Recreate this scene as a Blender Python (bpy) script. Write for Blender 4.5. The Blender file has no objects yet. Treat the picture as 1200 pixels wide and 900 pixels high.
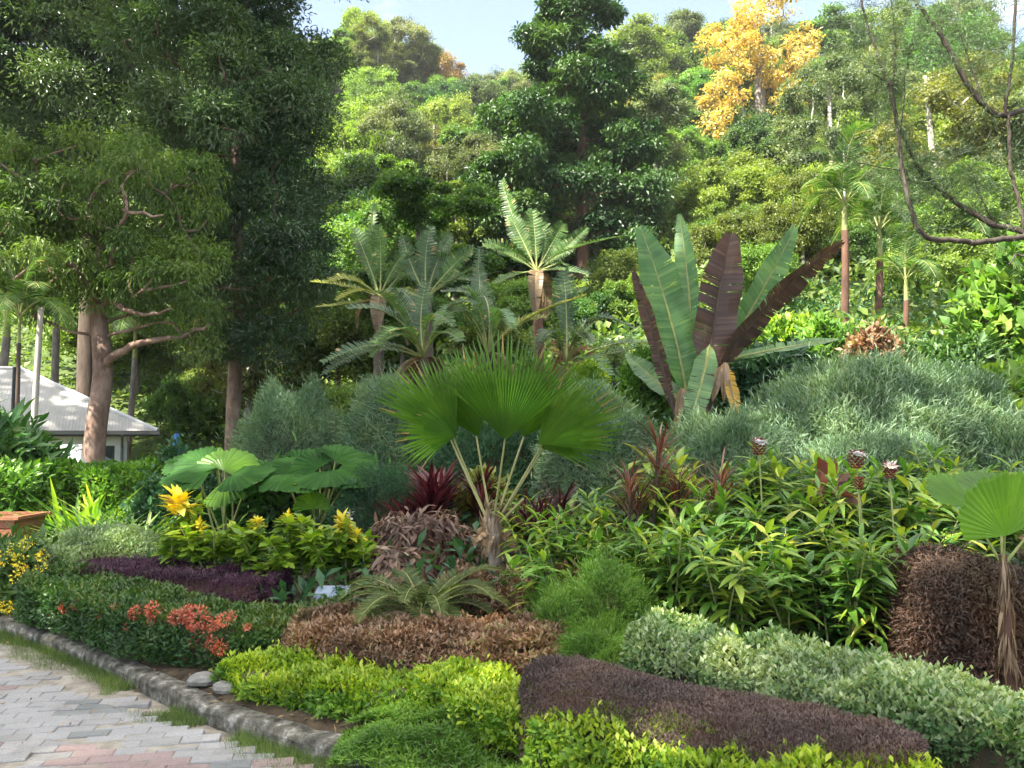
import bpy, math
import numpy as np
from mathutils import Vector

rng = np.random.default_rng(11)
SC = bpy.context.scene
COL = SC.collection
R = math.radians
FPX, CAMZ, PITCH = 1000.0, 1.6, math.atan(0.06)
cp, sp = math.cos(PITCH), math.sin(PITCH)
A = np.array

# ------------------------------------------------------------------ camera maths
def P(px, py, Y):
    """world point at distance Y along the view for a pixel of the 1200x900 photo"""
    u, v = (px - 600) / FPX, (450 - py) / FPX
    d = A([u, cp - v * sp, sp + v * cp])
    return A([0, 0, CAMZ]) + d * (Y / d[1])

# ------------------------------------------------------------------ terrain
KX = A([-16, -7, -4.4, -3.63, -2.84, -2.15, -1.71, -1.23, -.79, -.3, .5, 1.5, 3, 6, 30.])
KY = A([16, 9.6, 7.34, 6.72, 6.04, 5.37, 4.95, 4.6, 4.3, 4.0, 3.3, 2.2, 1.2, 0, -6.])
def kerb_y(x): return np.interp(x, KX, KY)
PY_ = A([0, 4, 5.5, 7, 9, 11, 14, 17, 22, 25, 30, 40, 60, 80, 110, 125, 170])
PL = A([.05, .05, .08, .1, .12, .1, .0, -.1, -.4, -.4, .2, 4.5, 14, 23.5, 37, 40, 44])
PC = A([.08, .1, .18, .32, .55, .85, 1.4, 2.1, 3.5, 4.3, 5.5, 9, 18, 26.5, 37, 40, 44])
PR = A([.08, .12, .22, .42, .85, 1.5, 2.5, 3.6, 5.4, 6.4, 8, 12, 21, 30.5, 42, 45, 48])
def HT(x, y):
    x = np.asarray(x, float); y = np.asarray(y, float)
    yy = np.maximum(y, .5)
    u = x / np.maximum(yy, 4)
    l, c, r = np.interp(yy, PY_, PL), np.interp(yy, PY_, PC), np.interp(yy, PY_, PR)
    tl = np.clip((u + .33) / .28, 0, 1); tl = tl * tl * (3 - 2 * tl)
    tr = np.clip((u + .02) / .3, 0, 1); tr = tr * tr * (3 - 2 * tr)
    h = (l * (1 - tl) + c * tl) * (1 - tr) + r * tr
    b = np.clip((y - 30) / 30, 0, 1)
    h = h + b * (1.3 * np.sin(x * .11 + 1.) * np.cos(y * .09) + 1.1 * np.sin(x * .05 + y * .07))
    ridge = np.clip((y - 70) / 40, 0, 1)
    h = h + ridge * (np.interp(u, [-.6, -.3, -.2, -.12, -.06, 0., .1, .25, .45, .6], [13, 13, 11, 8, 2.5, 2, .5, 3, 0, 1]))
    k = y - kerb_y(x)
    return np.where(k < .06, -.07, np.where(k < .35, np.minimum(h, .02 + (k - .06) * .4), h))
def H(x, y): return float(HT(x, y))
def G(px, Y):
    x = (px - 600) / FPX * Y
    return A([x, Y, H(x, Y)])

# ------------------------------------------------------------------ mesh buffer
class MB:
    def __init__(s): s.v = []; s.f = []; s.a = []; s.m = []; s.n = 0
    def add(s, v, f, a=.5, m=0):
        v = np.asarray(v, float).reshape(-1, 3); f = np.asarray(f, int)
        if len(f) == 0: return
        s.v.append(v); s.f.append(f + s.n); s.n += len(v)
        s.a.append(np.broadcast_to(np.asarray(a, float), (len(f),)).copy())
        s.m.append(np.full(len(f), m, int))
    def build(s, name, mats, parent=None, base=None, smooth=False):
        me = bpy.data.meshes.new(name)
        v = np.concatenate(s.v)
        if base is not None: v = v - np.asarray(base)
        lens = np.concatenate([np.full(len(f), f.shape[1]) for f in s.f])
        idx = np.concatenate([f.ravel() for f in s.f])
        me.vertices.add(len(v)); me.vertices.foreach_set('co', v.ravel())
        me.loops.add(len(idx)); me.loops.foreach_set('vertex_index', idx)
        me.polygons.add(len(lens))
        st = np.zeros(len(lens), int); st[1:] = np.cumsum(lens)[:-1]
        me.polygons.foreach_set('loop_start', st)
        mats = mats if isinstance(mats, (list, tuple)) else [mats]
        for m in mats: me.materials.append(m)
        me.polygons.foreach_set('material_index', np.concatenate(s.m))
        me.polygons.foreach_set('use_smooth', np.full(len(lens), smooth))
        at = me.attributes.new('rnd', 'FLOAT', 'FACE')
        at.data.foreach_set('value', np.concatenate(s.a))
        me.update(calc_edges=True)
        o = bpy.data.objects.new(name, me); COL.objects.link(o)
        if parent is not None: o.parent = parent
        elif base is not None: o.location = base
        return o

def tag(o, label=None, cat=None, group=None, kind=None):
    if label: o['label'] = label
    if cat: o['category'] = cat
    if group: o['group'] = group
    if kind: o['kind'] = kind
    return o
def thing(name, label, cat, base, group=None):
    o = bpy.data.objects.new(name, None); COL.objects.link(o)
    o.location = base; o.empty_display_size = .1
    return tag(o, label, cat, group)
def copy_tree(o, parent=None):
    c = o.copy(); COL.objects.link(c)
    if parent is not None: c.parent = parent
    for ch in KIDS.get(o.name, ()): copy_tree(ch, c)
    return c
KIDS = {}
def kids(root): KIDS[root.name] = list(root.children); return root

# ------------------------------------------------------------------ vector helpers
def nz(v): v = np.asarray(v, float); return v / np.maximum(np.linalg.norm(v, axis=-1, keepdims=True), 1e-9)
def rdir(n): return nz(rng.normal(size=(n, 3)))
def wob(p, f, seed=0):
    """smooth pseudo noise in -1..1"""
    r = np.random.default_rng(seed + 100); o = np.zeros(len(p))
    for k in range(5):
        d = r.normal(size=3); o += np.sin(p @ d * f * (1 + .35 * k) + r.uniform(0, 6.3)) * (1 / (1 + .3 * k))
    return o / 2.2

def tpl(nseg=2, prof=None, droop=.15, fold=.1, wid=.35):
    """leaf along +y, across x, normal z; quads (folded on the midrib)"""
    ys = np.linspace(0, 1, nseg + 1); v = []; f = []
    for y in ys:
        w = wid * .5 * (np.sin(np.pi * min(1, (y * .96 + .02)) ** .8) if prof is None else prof(y)) + .002
        z = -droop * y * y
        v += [(-w, y, z + fold * w), (0, y, z), (w, y, z + fold * w)]
    for j in range(nseg):
        b = 3 * j; f += [(b, b + 1, b + 4, b + 3), (b + 1, b + 2, b + 5, b + 4)]
    return A(v), A(f)
QUAD = (A([(0, 0, 0), (.5, .45, .07), (0, 1, -.12), (-.5, .45, .07)]), A([(0, 1, 2, 3)]))
def qleaf(w): return (QUAD[0] * A([w, 1, 1]), QUAD[1])

def scatter(mb, T, p, d, n, size, a=None, m=0):
    v, f = T; N = len(p)
    if N == 0: return
    d = nz(d); s = nz(np.cross(d, n)); n = np.cross(s, d)
    size = np.broadcast_to(np.asarray(size, float), (N,))
    V = p[:, None, :] + size[:, None, None] * (v[None, :, 0:1] * s[:, None] + v[None, :, 1:2] * d[:, None] + v[None, :, 2:3] * n[:, None])
    F = f[None] + (np.arange(N) * len(v))[:, None, None]
    if a is None: a = rng.random(N)
    mb.add(V.reshape(-1, 3), F.reshape(-1, f.shape[1]), np.repeat(np.asarray(a, float), len(f)), m)

def tube(mb, pts, rad, sides=6, a=.5, m=0, cap=True):
    pts = np.asarray(pts, float); n = len(pts); rad = np.broadcast_to(np.asarray(rad, float), (n,))
    t = nz(np.gradient(pts, axis=0)); ref = A([.31, .17, .93]) if abs(t[0][2]) < .9 else A([1., .1, 0])
    s = nz(np.cross(t, ref)); b = np.cross(t, s)
    an = np.arange(sides) / sides * 2 * math.pi
    V = pts[:, None] + rad[:, None, None] * (np.cos(an)[None, :, None] * s[:, None] + np.sin(an)[None, :, None] * b[:, None])
    F = [(j * sides + k, j * sides + (k + 1) % sides, (j + 1) * sides + (k + 1) % sides, (j + 1) * sides + k) for j in range(n - 1) for k in range(sides)]
    mb.add(V.reshape(-1, 3), F, a, m)
    if cap:
        mb.add(V[-1], [tuple(range(sides))], a, m); mb.add(V[0], [tuple(range(sides))[::-1]], a, m)
def bez(p0, p1, p2, n):
    t = np.linspace(0, 1, n)[:, None]
    return (1 - t) ** 2 * np.asarray(p0) + 2 * t * (1 - t) * np.asarray(p1) + t * t * np.asarray(p2)
def box(mb, c, s, rot=0., a=.5, m=0, taper=(1, 1)):
    c = np.asarray(c, float); h = np.asarray(s, float) / 2
    v = []
    for z in (-1, 1):
        k = taper if z < 0 else (1, 1)
        for x, y in ((-1, -1), (1, -1), (1, 1), (-1, 1)): v.append((x * h[0] * k[0], y * h[1] * k[1], z * h[2]))
    v = A(v); cr, sr = math.cos(rot), math.sin(rot)
    v = np.stack([v[:, 0] * cr - v[:, 1] * sr, v[:, 0] * sr + v[:, 1] * cr, v[:, 2]], 1) + c
    mb.add(v, [(3, 2, 1, 0), (4, 5, 6, 7), (0, 1, 5, 4), (1, 2, 6, 5), (2, 3, 7, 6), (3, 0, 4, 7)], a, m)

# ------------------------------------------------------------------ materials
def new_mat(name):
    m = bpy.data.materials.new(name); m.use_nodes = True
    nt = m.node_tree; nt.nodes.clear()
    out = nt.nodes.new('ShaderNodeOutputMaterial')
    return m, nt, out
def ramp(nt, src, cols, interp='LINEAR'):
    r = nt.nodes.new('ShaderNodeValToRGB'); e = r.color_ramp.elements; r.color_ramp.interpolation = interp
    while len(e) < len(cols): e.new(.5)
    for k, c in enumerate(cols):
        e[k].position = c[3] if len(c) > 3 else k / max(1, len(cols) - 1)
        e[k].color = (*c[:3], 1)
    nt.links.new(src, r.inputs[0]); return r.outputs[0]
def leaf_mat(name, cols, trans=.35, rough=.45, spec=.35, ov=0., tint=(1.25, 1.35, .5), nsc=2.2):
    m, nt, out = new_mat(name); N = nt.nodes.new; L = nt.links.new
    at = N('ShaderNodeAttribute'); at.attribute_name = 'rnd'
    c = ramp(nt, at.outputs['Fac'], cols)
    if ov:
        oi = N('ShaderNodeObjectInfo'); hs = N('ShaderNodeHueSaturation')
        mr = N('ShaderNodeMapRange'); mr.inputs[3].default_value = .5 - .035 * ov; mr.inputs[4].default_value = .5 + .035 * ov
        L(oi.outputs['Random'], mr.inputs[0]); L(mr.outputs[0], hs.inputs['Hue'])
        mu = N('ShaderNodeMath'); mu.operation = 'MULTIPLY'; mu.inputs[1].default_value = 7.31
        fr = N('ShaderNodeMath'); fr.operation = 'FRACT'; L(oi.outputs['Random'], mu.inputs[0]); L(mu.outputs[0], fr.inputs[0])
        mv = N('ShaderNodeMapRange'); mv.inputs[3].default_value = 1 - .4 * ov; mv.inputs[4].default_value = 1 + .4 * ov
        L(fr.outputs[0], mv.inputs[0]); L(mv.outputs[0], hs.inputs['Value']); L(c, hs.inputs['Color']); c = hs.outputs[0]
    tc = N('ShaderNodeTexCoord'); no = N('ShaderNodeTexNoise'); no.inputs['Scale'].default_value = nsc; no.inputs['Detail'].default_value = 3; L(tc.outputs['Object'], no.inputs['Vector'])
    vr = ramp(nt, no.outputs[0], [(.62, .66, .70, .32), (1, 1, 1, .5), (1.32, 1.22, 1.0, .68)]); mv2 = N('ShaderNodeMix'); mv2.data_type = 'RGBA'; mv2.blend_type = 'MULTIPLY'; mv2.inputs[0].default_value = 1
    L(c, mv2.inputs[6]); L(vr, mv2.inputs[7]); c = mv2.outputs[2]
    b = N('ShaderNodeBsdfPrincipled'); b.inputs['Roughness'].default_value = rough; b.inputs['Specular IOR Level'].default_value = spec
    L(c, b.inputs['Base Color'])
    mx = N('ShaderNodeMix'); mx.data_type = 'RGBA'; mx.blend_type = 'MULTIPLY'; mx.inputs[0].default_value = 1
    L(c, mx.inputs[6]); mx.inputs[7].default_value = (*tint, 1)
    t = N('ShaderNodeBsdfTranslucent'); L(mx.outputs[2], t.inputs['Color'])
    ms = N('ShaderNodeMixShader'); ms.inputs[0].default_value = trans
    L(b.outputs[0], ms.inputs[1]); L(t.outputs[0], ms.inputs[2]); L(ms.outputs[0], out.inputs[0])
    return m
def noise_mat(name, cols, scale=6., rough=.85, bump=.3, stretch=(1, 1, 1), detail=6., spec=.2, coord='Object', attr=False):
    m, nt, out = new_mat(name); N = nt.nodes.new; L = nt.links.new
    tc = N('ShaderNodeTexCoord'); mp = N('ShaderNodeMapping'); mp.inputs['Scale'].default_value = stretch
    L(tc.outputs[coord], mp.inputs[0])
    no = N('ShaderNodeTexNoise'); no.inputs['Scale'].default_value = scale; no.inputs['Detail'].default_value = detail; no.inputs['Roughness'].default_value = .65
    L(mp.outputs[0], no.inputs['Vector'])
    b = N('ShaderNodeBsdfPrincipled'); b.inputs['Roughness'].default_value = rough; b.inputs['Specular IOR Level'].default_value = spec
    if attr:
        at = N('ShaderNodeAttribute'); at.attribute_name = 'rnd'; c = ramp(nt, at.outputs['Fac'], cols, 'CONSTANT')
        mx = N('ShaderNodeMix'); mx.data_type = 'RGBA'; mx.blend_type = 'MULTIPLY'; mx.inputs[0].default_value = 1
        g = ramp(nt, no.outputs[0], [(.55, .54, .52, .25), (1.08, 1.06, 1.04, .72)])
        L(c, mx.inputs[6]); L(g, mx.inputs[7]); L(mx.outputs[2], b.inputs['Base Color'])
    else:
        L(ramp(nt, no.outputs[0], cols), b.inputs['Base Color'])
    if bump:
        bp = N('ShaderNodeBump'); bp.inputs['Strength'].default_value = bump; bp.inputs['Distance'].default_value = .03
        L(no.outputs[0], bp.inputs['Height']); L(bp.outputs[0], b.inputs['Normal'])
    L(b.outputs[0], out.inputs[0]); return m
def plain_mat(name, col, rough=.6, spec=.3, metal=0.):
    m, nt, out = new_mat(name); b = nt.nodes.new('ShaderNodeBsdfPrincipled')
    b.inputs['Base Color'].default_value = (*col, 1); b.inputs['Roughness'].default_value = rough
    b.inputs['Specular IOR Level'].default_value = spec; b.inputs['Metallic'].default_value = metal
    nt.links.new(b.outputs[0], out.inputs[0]); return m

# ------------------------------------------------------------------ plant generators
def mound_leaves(mb, c, r, N, T, size, out=.6, up=.3, jit=.6, seed=0, amp=.14, freq=2.2, zlo=-.15, shell=(.8, 1.03), power=2.4, m=0, cv=.5, shoots=.05):
    """leaves over a lumpy half-ellipsoid standing on c (c at its base), r = radii (x, y, height)"""
    c = np.asarray(c, float); r = np.asarray(r, float)
    d = rdir(int(N * 1.9)); d = d[d[:, 2] > zlo][:N]
    q = (np.abs(d) ** power).sum(1) ** (-1 / power)
    nse = wob(d * r, freq / r.mean(), seed) + .55 * wob(d * r, freq * 2.9 / r.mean(), seed + 31)
    rr = q * (1 + amp * nse) * rng.uniform(shell[0], shell[1], len(d))
    sh = rng.random(len(d)) < shoots; rr = np.where(sh, rr * rng.uniform(1.03, 1.2, len(d)), rr)
    p = c + d * r * rr[:, None]
    nrm = nz(d / r)
    dd = nz(nrm * out + A([0, 0, 1]) * up + rdir(len(d)) * jit)
    nn = nz(nrm + A([0, 0, .6]) + rdir(len(d)) * .6)
    cl = wob(p, 5., seed + 9) * .5 + .5
    a = np.clip(cv * cl + (1 - cv) * rng.random(len(d)), 0, 1)
    scatter(mb, T, p, dd, nn, size * rng.uniform(.55, 1.3, len(d)) * np.where(sh, 1.25, 1), a, m)

def mound_core(mb, c, r, seed=0, amp=.14, freq=2.2, k=.78, power=2.4, m=1, a=.3):
    nu, nv = 20, 8; V = []
    for j in range(nv + 1):
        el = -0.2 + (math.pi / 2 + .2) * j / nv
        for i in range(nu):
            az = 2 * math.pi * i / nu
            V.append((math.cos(az) * math.cos(el), math.sin(az) * math.cos(el), math.sin(el)))
    d = A(V); q = (np.abs(d) ** power).sum(1) ** (-1 / power)
    p = np.asarray(c) + d * np.asarray(r) * (q * k * (1 + amp * wob(d * r, freq / np.mean(r), seed) + .4 * amp * wob(d * r, freq * 2.9 / np.mean(r), seed + 31)))[:, None]
    F = [(j * nu + i, j * nu + (i + 1) % nu, (j + 1) * nu + (i + 1) % nu, (j + 1) * nu + i) for j in range(nv) for i in range(nu)]
    mb.add(p, F, a, m)

def hedge_leaves(mb, path, w, h, N, T, size, out=.5, up=.35, jit=.6, seed=0, amp=.05, m=0, inset=.06, endw=1., cv=.4, zfun=None, lo=.0, round_=.35, topbias=1., tipnew=0., hs=None):
    """clipped hedge swept along path [(x,y)], half width w, height h above the ground; returns nothing"""
    path = np.asarray(path, float); seg = np.linalg.norm(np.diff(path, axis=0), axis=1); cum = np.r_[0, np.cumsum(seg)]; Lt = cum[-1]
    W = 2 * w
    ar = A([Lt * h, Lt * W * topbias, Lt * h, W * h, W * h]); kind = rng.choice(5, N, p=ar / ar.sum())
    s = rng.uniform(0, Lt, N); x = rng.uniform(-w, w, N); z = rng.uniform(lo, 1, N) * h
    n = np.zeros((N, 3)); loc = np.zeros((N, 3))
    for k in range(5):
        i = kind == k
        if k == 0: x[i] = w; n[i] = (0, 1, .15)
        if k == 1: z[i] = h; n[i] = (0, 0, 1)
        if k == 2: x[i] = -w; n[i] = (0, -1, .15)
        if k == 3: s[i] = 0; n[i] = (-1, 0, .15)
        if k == 4: s[i] = Lt; n[i] = (1, 0, .15)
    if hs: z = z * np.interp(s / Lt, [q[0] for q in hs], [q[1] for q in hs])
    # round the shoulders
    e = np.clip((np.abs(x) - (w - round_ * min(w, h))) / (round_ * min(w, h)), 0, 1); z = z - e * e * round_ * min(w, h) * .6 * (z / h)
    px = np.interp(s, cum, path[:, 0]); py = np.interp(s, cum, path[:, 1])
    ee = .02 * Lt + 1e-6
    tx = np.interp(np.minimum(s + ee, Lt), cum, path[:, 0]) - np.interp(np.maximum(s - ee, 0), cum, path[:, 0])
    ty = np.interp(np.minimum(s + ee, Lt), cum, path[:, 1]) - np.interp(np.maximum(s - ee, 0), cum, path[:, 1])
    tl = np.hypot(tx, ty); tx /= tl; ty /= tl
    endk = np.minimum(np.minimum(s, Lt - s) / (w * 1.0), 1); x = x * np.sqrt(np.clip(1 - (1 - endk) ** 2 * endw * .8, .05, 1))
    X = px - ty * x; Y = py + tx * x
    nw = np.stack([tx * n[:, 0] - ty * n[:, 1], ty * n[:, 0] + tx * n[:, 1], n[:, 2]], 1)
    p = np.stack([X, Y, z], 1)
    p = p + nw * (wob(p, 6., seed) * amp + wob(p, 14., seed + 3) * amp * .6 + np.where(rng.random(N) < .04, rng.uniform(0, 1.1, N) * amp, 0))[:, None] - nw * rng.uniform(-.15, 1, N)[:, None] * inset
    p[:, 2] += (HT(p[:, 0], np.maximum(p[:, 1], kerb_y(p[:, 0]) + .3)) if zfun is None else zfun(p[:, 0], p[:, 1]))
    dd = nz(nw * out + A([0, 0, 1]) * up + rdir(N) * jit); nn = nz(nw + A([0, 0, .5]) + rdir(N) * .5)
    a = np.clip(cv * (wob(p, 5., seed + 9) * .5 + .5) + (1 - cv) * rng.random(N) + np.where(kind == 1, tipnew, -tipnew), 0, 1)  # top leaves shift up the colour ramp, side and end leaves down
    scatter(mb, T, p, dd, nn, size * rng.uniform(.6, 1.35, N), a, m)
def hedge_core(mb, path, w, h, k=.8, m=1, a=.3, zfun=None, hs=None):
    path = np.asarray(path, float); q = np.linspace(.05, .95, 14); cum = np.r_[0, np.cumsum(np.linalg.norm(np.diff(path, axis=0), axis=1))]; cum /= cum[-1]
    X = np.interp(q, cum, path[:, 0]); Y = np.interp(q, cum, path[:, 1]); t = nz(np.stack([np.gradient(X), np.gradient(Y)], 1))
    V = []
    for i in range(14):
        e = .6 if i in (0, 13) else 1
        z0 = H(X[i], max(Y[i], kerb_y(X[i]) + .3)) if zfun is None else float(zfun(X[i], Y[i]))
        for sx, zz in ((-1, -.05), (-1, .8), (-.7, .97), (.7, .97), (1, .8), (1, -.05)):
            V.append((X[i] - t[i, 1] * sx * w * k * e, Y[i] + t[i, 0] * sx * w * k * e, z0 + zz * h * (k if zz > 0 else 1) * (np.interp(q[i], [r_[0] for r_ in hs], [r_[1] for r_ in hs]) if hs else 1)))
    F = [(i * 6 + j, i * 6 + j + 1, (i + 1) * 6 + j + 1, (i + 1) * 6 + j) for i in range(13) for j in range(5)]
    mb.add(V, F, a, m); mb.add(V[:6], [(5, 4, 3, 2, 1, 0)], a, m); mb.add(V[-6:], [(0, 1, 2, 3, 4, 5)], a, m)

def crown_leaves(mb, cen, rad, K, T, size, out=.6, droop=.35, jit=.6, flat=.75, m=0, cv=.55, shell=.45):
    for c, r in zip(cen, rad):
        n = int(K * rng.uniform(.8, 1.2)); d = rdir(n)
        d[:, 2] = np.where((d[:, 2] < 0) & (rng.random(n) < .45), -d[:, 2], d[:, 2])
        rr = r * rng.uniform(shell, 1.05, n) * (1 + .2 * wob(d * r, 2.5 / r, int(abs(c[0] * 91 + c[2] * 17)) % 999))
        p = c + d * rr[:, None] * A([1, 1, flat])
        dd = nz(d * out + rdir(n) * jit - A([0, 0, droop])); nn = nz(d * .5 + A([0, 0, .7]) + rdir(n) * .5)
        base = rng.random()
        scatter(mb, T, p, dd, nn, size * rng.uniform(.6, 1.25, n), np.clip(cv * base + (1 - cv) * rng.random(n), 0, 1), m)

def branch_tree(mb, trunk, trad, cen, r0, sides=7, wig=.12, m=0, tipr=.015, minz=.3):
    """limbs from a trunk polyline out to every clump centre; nearest-node attachment"""
    trunk = np.asarray(trunk, float); tube(mb, trunk, trad, max(8, sides + 3), .5, m)
    n0 = len(trunk); nodes = [tuple(p) for i, p in enumerate(trunk) if i >= n0 * minz]; nr = [trad[i] for i in range(n0) if i >= n0 * minz]
    cen = np.asarray(cen); ax = trunk[n0 // 2]
    for i in np.argsort(np.linalg.norm(cen - ax, axis=1)):
        c = cen[i]; Nn = A(nodes)
        dist = np.linalg.norm(Nn - c, axis=1) + 1.4 * np.maximum(0, Nn[:, 2] - c[2] + .2)
        j = int(np.argmin(dist)); p0 = Nn[j]; L = np.linalg.norm(c - p0)
        if L < .05: continue
        mid = (p0 + c) / 2 + rng.normal(size=3) * wig * L + A([0, 0, -.06 * L])
        k = max(4, min(9, int(L / .4) + 3)); pts = bez(p0, mid, c, k); pts[1:-1] += rng.normal(size=(k - 2, 3)) * L * .025
        ra = min(nr[j] * .7, r0 * (.25 + .2 * L)); ra = max(ra, tipr * 1.6); rs = np.linspace(ra, tipr, k)
        tube(mb, pts, rs, sides, rng.random(), m, cap=False)
        for q in range(1, k): nodes.append(tuple(pts[q])); nr.append(rs[q])

def fan(mb, hub, axis, normal, Rr, spread, nseg, join=.6, cup=.1, droop=.1, fold=.012, m=0, tipw=.06, notch=0., sag=.0, abase=.4, tipn=0., tipb=.12):
    """pleated fan leaf. axis = direction of the middle segment, normal = its upper face"""
    d = nz(axis); n = nz(normal - np.dot(normal, d) * d); s = np.cross(d, n); am = R(spread)
    rows = [(.015, 1.), (join * .5, 1.), (join, 1.), (join + (1 - join) * .55, .6), (1., tipw)]
    V = []; F = []; aa = []
    for i in range(nseg):
        b = len(V); Li = Rr * (1 - .18 * ((i + .5) / nseg * 2 - 1) ** 2) * rng.uniform(.94, 1.03); tw = rng.normal() * .012; dr = rng.normal() * .03
        lo, hi = -am + 2 * am * i / nseg, -am + 2 * am * (i + 1) / nseg; mid = (lo + hi) / 2
        for r, wf in rows:
            for an, top in ((mid + (lo - mid) * wf, -1), (mid, 1), (mid + (hi - mid) * wf, -1)):
                an2 = an + (tw * (r - join) / (1 - join + 1e-6) if r > join else 0); q = abs(an2) / max(am, 1e-3)
                rr = r * Li
                if notch and r == 1. and top < 0: rr *= 1 - notch
                p = np.asarray(hub) + (math.cos(an2) * d + math.sin(an2) * s) * rr + n * (cup * Rr * r * q * q + top * fold * Rr * min(1, r * 1.6) * wf + tipn * Rr * r * r) - A([0, 0, 1]) * (droop + dr * (r > join)) * Rr * r ** 2.4 * (.4 + .6 * q)
                V.append(p)
        for j in range(4):
            o = b + 3 * j; F += [(o, o + 1, o + 4, o + 3), (o + 1, o + 2, o + 5, o + 4)]
            g = abase + .25 * rng.random() + (.1 if j > 1 else 0); g = .97 if (j == 3 and rng.random() < tipb) else min(g, .85); aa += [g - .07 if g < .9 else g, g + .07 if g < .9 else g]
    mb.add(V, F, aa, m)

def blade(mb, p0, p1, p2, width, normal, nst=34, fold=.25, m=0, rib=1, prof=None, tear=.15, a0=.35, av=.3, ribr=.018, pleat=0., tooth=0., wave=0., edgeb=.06, split=0., splitp=0.):
    """banana-like leaf along a bezier: lateral strips each side of a midrib"""
    c = bez(p0, p1, p2, nst + 1); t = nz(np.gradient(c, axis=0)); n = np.asarray(normal, float)
    s = nz(np.cross(t, np.broadcast_to(n, t.shape))); nn = np.cross(s, t)
    prof = prof or (lambda y: math.sin(math.pi * min(1, .04 + .96 * y) ** .75) ** .6)
    ph = rng.uniform(0, 6)
    for side in (-1, 1):
        V = []; F = []; aa = []; sh = np.zeros(nst + 1)
        for j in range(1, nst):
            sh[j] = rng.normal() * .02 if rng.random() < tear else 0
        for j in range(nst):
            b = len(V); y0, y1 = j / nst, (j + 1) / nst; w0, w1 = width / 2 * prof(y0), width / 2 * prof(y1)
            g0 = (abs(sh[j]) * .6); g1 = -(abs(sh[j + 1]) * .6)
            z = pleat * (1 if j % 2 else -1); sp = split if rng.random() < splitp else 0.
            for q in (0, .5, 1):
                k = q * (1 + tooth * (1 if j % 2 else 0)); f_ = fold * (1 - .35 * q) + wave * math.sin(j * 24 / nst * .9 + ph + side) * q; f2 = fold * (1 - .35 * q) + wave * math.sin((j + 1) * 24 / nst * .9 + ph + side) * q
                V += [c[j] + side * s[j] * w0 * k + nn[j] * (w0 * k * f_ - z * q * .0) + t[j] * (g0 * q + .10 * width * q),
                      c[j + 1] + side * s[j + 1] * w1 * k + nn[j + 1] * (w1 * k * f2 + z * width) + t[j + 1] * (g1 * q + .10 * width * q)]
            if sp:
                for q_, kf in ((2, .35), (4, 1.)):
                    m_ = (V[b + q_] + V[b + q_ + 1]) / 2 - nn[j] * width * .05 * kf * rng.random(); V[b + q_] = V[b + q_] + (m_ - V[b + q_]) * sp * kf; V[b + q_ + 1] = V[b + q_ + 1] + (m_ - V[b + q_ + 1]) * sp * kf
            g = a0 + av * rng.random()
            F += [(b, b + 2, b + 3, b + 1), (b + 2, b + 4, b + 5, b + 3)]; aa += [g, g if rng.random() > edgeb else 1.]
        mb.add(V, F, aa, m)
    tube(mb, c + nn * -.004, np.linspace(ribr, ribr * .25, nst + 1), 5, .8, rib)

def frond(mb, L, nl, ll, w, arch=.5, lift=.9, vee=.5, m=0, rib=1, ribr=.016, stalk=.18, hang=.3, seg=3, ll_end=.45):
    """pinnate frond in local space: leaves the origin along +x, arching down"""
    p = bez((0, 0, 0), (L * .55, 0, L * lift), (L * .95, 0, L * (lift - arch)), 20)
    tube(mb, p, np.linspace(ribr, ribr * .3, 20), 5, .6, rib)
    t = nz(np.gradient(p, axis=0)); T = tpl(seg, None, hang, .25, w)
    ii = np.linspace(stalk * 19, 18.9, nl)
    for sd in (-1, 1):
        pp = np.stack([np.interp(ii, range(20), p[:, k]) for k in range(3)], 1); tt = nz(np.stack([np.interp(ii, range(20), t[:, k]) for k in range(3)], 1))
        upv = nz(np.cross(tt, np.broadcast_to(A([0, 1., 0]), tt.shape))) * -1
        upv = np.where(upv[:, 2:3] < 0, -upv, upv)
        y = (ii / 19)
        d = nz(A([0, sd, 0]) * 1. + tt * (.45 + .8 * y[:, None] ** 2) + upv * vee + rng.normal(size=(nl, 3)) * .05)
        ln = ll * np.sin(np.pi * (.2 + .8 * y) ** .9 * .93 + .06) ** .6 * rng.uniform(.9, 1.08, nl)
        ln = np.maximum(ln, ll * ll_end * (1 - y * .3))
        scatter(mb, T, pp, d, nz(upv + tt * .2), ln, np.clip(.5 + rng.normal(size=nl) * .22, 0, 1), m)
# ================================================================== materials
M = {}
M['bark_pale'] = noise_mat('pale bark', [(.075, .05, .038, .3), (.19, .125, .095, .5), (.3, .225, .18, .72)], 5, .9, .6, (1, 1, .45))
M['bark_limb'] = noise_mat('dark limb bark', [(.025, .02, .017, .3), (.07, .056, .047, .6), (.16, .14, .12, .78)], 9, .9, .6, (1, 1, .4))
M['bark_dark'] = noise_mat('dark bark', [(.05, .038, .03, .3), (.12, .09, .07, .7)], 7, .9, .6, (1, 1, .3))
M['bark_red'] = noise_mat('red brown bark', [(.045, .028, .022, .3), (.13, .07, .048, .55), (.21, .14, .10, .75)], 4, .9, .6, (1, 1, .35))
M['bark_grey'] = noise_mat('grey bark', [(.10, .085, .07, .3), (.24, .21, .18, .7)], 8, .9, .5, (1, 1, .4))
M['bark_white'] = noise_mat('pale grey bark', [(.28, .26, .22, .3), (.5, .47, .4, .7)], 5, .9, .4, (1, 1, .3))
M['twig'] = noise_mat('twigs', [(.05, .04, .025, .3), (.10, .085, .05, .7)], 12, .95, .6)
M['twig_red'] = noise_mat('dry twigs', [(.06, .035, .025, .3), (.13, .08, .055, .7)], 14, .95, .6)
M['stem'] = noise_mat('stems', [(.16, .2, .06, .3), (.3, .3, .12, .7)], 10, .6, .1)
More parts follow.
